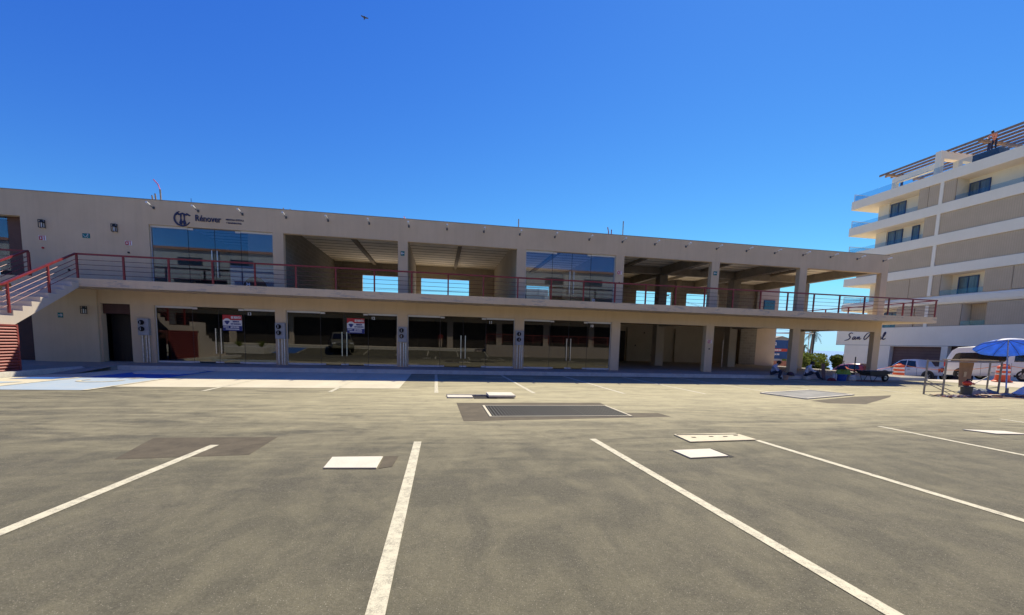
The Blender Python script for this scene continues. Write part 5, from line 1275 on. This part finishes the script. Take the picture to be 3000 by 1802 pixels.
# ------------------------------------------------------------------ the shops opposite, behind the camera: they show in the glass
OY, OZ = -5.2, .70
O = thing('opposite_building', 'beige shop row across the parking lot, mirrored in the shop glass', 'building', (-6,OY-4,0))
m = MB(); px_ = [-46+5.2*i for i in range(16)]
for a in px_:
    m.box(a,a+.6,OY-.3,OY,OZ,3.4); m.box(a,a+.6,OY-.3,OY,4.3,6.6)
m.box(-46,33,OY-.3,OY,3.4,4.0); m.box(-46,33,OY-.3,OY,6.6,7.8); m.build('facade_wall', SITEC, O)
MB().box(-46,33,OY-8,OY+1.35,4.0,4.3).build('balcony_slab', SITEC, O); MB().box(-46,33,OY-8,OY-.3,7.3,7.5).build('roof', SITEC, O)
MB().box(-45.9,32.9,OY-.28,OY-.2,OZ,3.4).build('dark_glass', DARKIN, O); MB().box(-45.9,32.9,OY-.28,OY-.2,4.3,6.6).build('dark_glass', DARKIN, O)
m = MB(); m.box(-46,40,OY-9,OY-8.01,-.5,10.6); m.build('rear_storey', SITEC, O); MB().box(-46,40,OY-8.3,OY-7.8,10.6,10.85).build('tile_edge', ORTILE, O)
m = MB()
for k in range(16): m.box(-44+k*5.2,-41.6+k*5.2,OY-8.0,OY-7.95,8.2,9.8)
m.build('rear_window', PANE, O)
rl = MB().bar((-46,OY+1.3,5.2),(33,OY+1.3,5.2),.06).build('balcony_railing', RED, O)
for k in range(4): MB().tube([(-46,OY+1.3,4.45+k*.18),(33,OY+1.3,4.45+k*.18)], .012, 5).build('rail_bar', RED, rl)
for k in range(52): MB().box(-46+k*1.52-.03,-46+k*1.52+.03,OY+1.27,OY+1.33,4.2,5.18).build('post', RED, rl)
MB().box(-46,33,OY-.3,OY+1.5,0,OZ).build('walk', PALEC, O); MB().box(-46,3.5,OY+1.5,OY+2.5,0,.60).build('walk_step', FLOORC, O); MB().box(-46,3.5,OY+2.5,OY+2.66,0,.58).build('kerb', KERBW, O)
structure(MB().quad((-46,OY+2.66,.44),(4.6,OY+2.66,.44),(4.6,1.2,.004),(-46,1.2,.004)), 'parking_rise', ASPH)
MB().box(4.6,30,OY+1.5,OY+3.0,0,1.15).build('terrace', SITEC, O)
m = MB()
for k in range(5): m.box(3.7,4.6,OY+1.5,OY+3.0-.28*k,.14*k,.14*k+.14)
m.build('terrace_step', SITEC, O)
rl = MB().bar((4.6,OY+2.9,2.2),(30,OY+2.9,2.2),.06).build('terrace_railing', RED, O)
for k in range(16): MB().box(4.6+k*1.6-.03,4.6+k*1.6+.03,OY+2.87,OY+2.93,1.35,2.18).build('post', RED, rl)
for k in range(3): MB().tube([(4.6,OY+2.9,1.55+k*.2),(30,OY+2.9,1.55+k*.2)], .012, 5).build('rail_bar', RED, rl)
T2 = thing('staircase', 'twin staircase across the lot with a red louvred screen, mirrored in the first shop glass', 'staircase', (-23,-1,0))
m = MB(); m.prism(prof, lambda p:(-25.6+(p[0]-13.2)*-1+5.2-.0,-1.6,p[1]+.6), lambda p:(-25.6+(p[0]-13.2)*-1+5.2,.0,p[1]+.6)); m.build('stair_flight', STAIRC, T2)
m = MB()
for k in range(15): m.box(-23.1,-20.6,.04,.10,.55+k*.105,.62+k*.105)
m.build('louvre_screen', M('weathered_red_louvre', (.15,.042,.032), .6), T2); MB().box(-23.1,-20.6,-1.5,.0,0,2.2).build('under_stair_wall', DARKRED, T2); MB().box(-20.6,-20.2,-1.5,.1,0,2.45).build('end_post', STAIRC, T2)
MB().box(-24,-14,-.2,2.6,0,.5).build('planter', KERBW, T2)
MB().quad((-19.5,-2.4,.443),(-12.2,-2.4,.443),(-12.2,1.0,.035),(-19.5,1.0,.035)).build('blue_bay', BLUEF, bpy.data.objects['parking_rise'])
for k in range(7): MB().quad((-12.1+k*2.75,-2.4,.45),(-12.0+k*2.75,-2.4,.45),(-12.0+k*2.75,1.0,.037),(-12.1+k*2.75,1.0,.037)).build('painted_line', LINEW, bpy.data.objects['parking_rise'])
t = pickup('pickup_truck', 'olive pickup parked across the lot, mirrored in the glass of shop 12', (-8.7,-.2,.18), R(74), OLIVE)
for i, (x, y) in enumerate(((-19.0,1.2),(-16.5,1.0),(-14.6,1.4))):
    t = thing('agave_plant', ['spiky agave plant by the opposite staircase','spiky agave plant in the middle of the opposite bed','spiky agave plant nearest the olive pickup'][i], 'plant', (x,y,.5)); m = MB(); random.seed(i+60)
    for k in range(20):
        a = 6.28*k/20; e_ = random.uniform(.4,1.3); l = random.uniform(.5,.9); d = Vector((math.cos(a)*math.cos(e_),math.sin(a)*math.cos(e_),math.sin(e_)))*l; s_ = Vector((-math.sin(a),math.cos(a),0))*.05; b_ = Vector((x,y,.5))
        m.add([b_-s_,b_+s_,b_+d*.6+s_*.8,b_+d,b_+d*.6-s_*.8], [(0,1,2,3,4)])
    m.build('leaf_rosette', GREEN1, t)
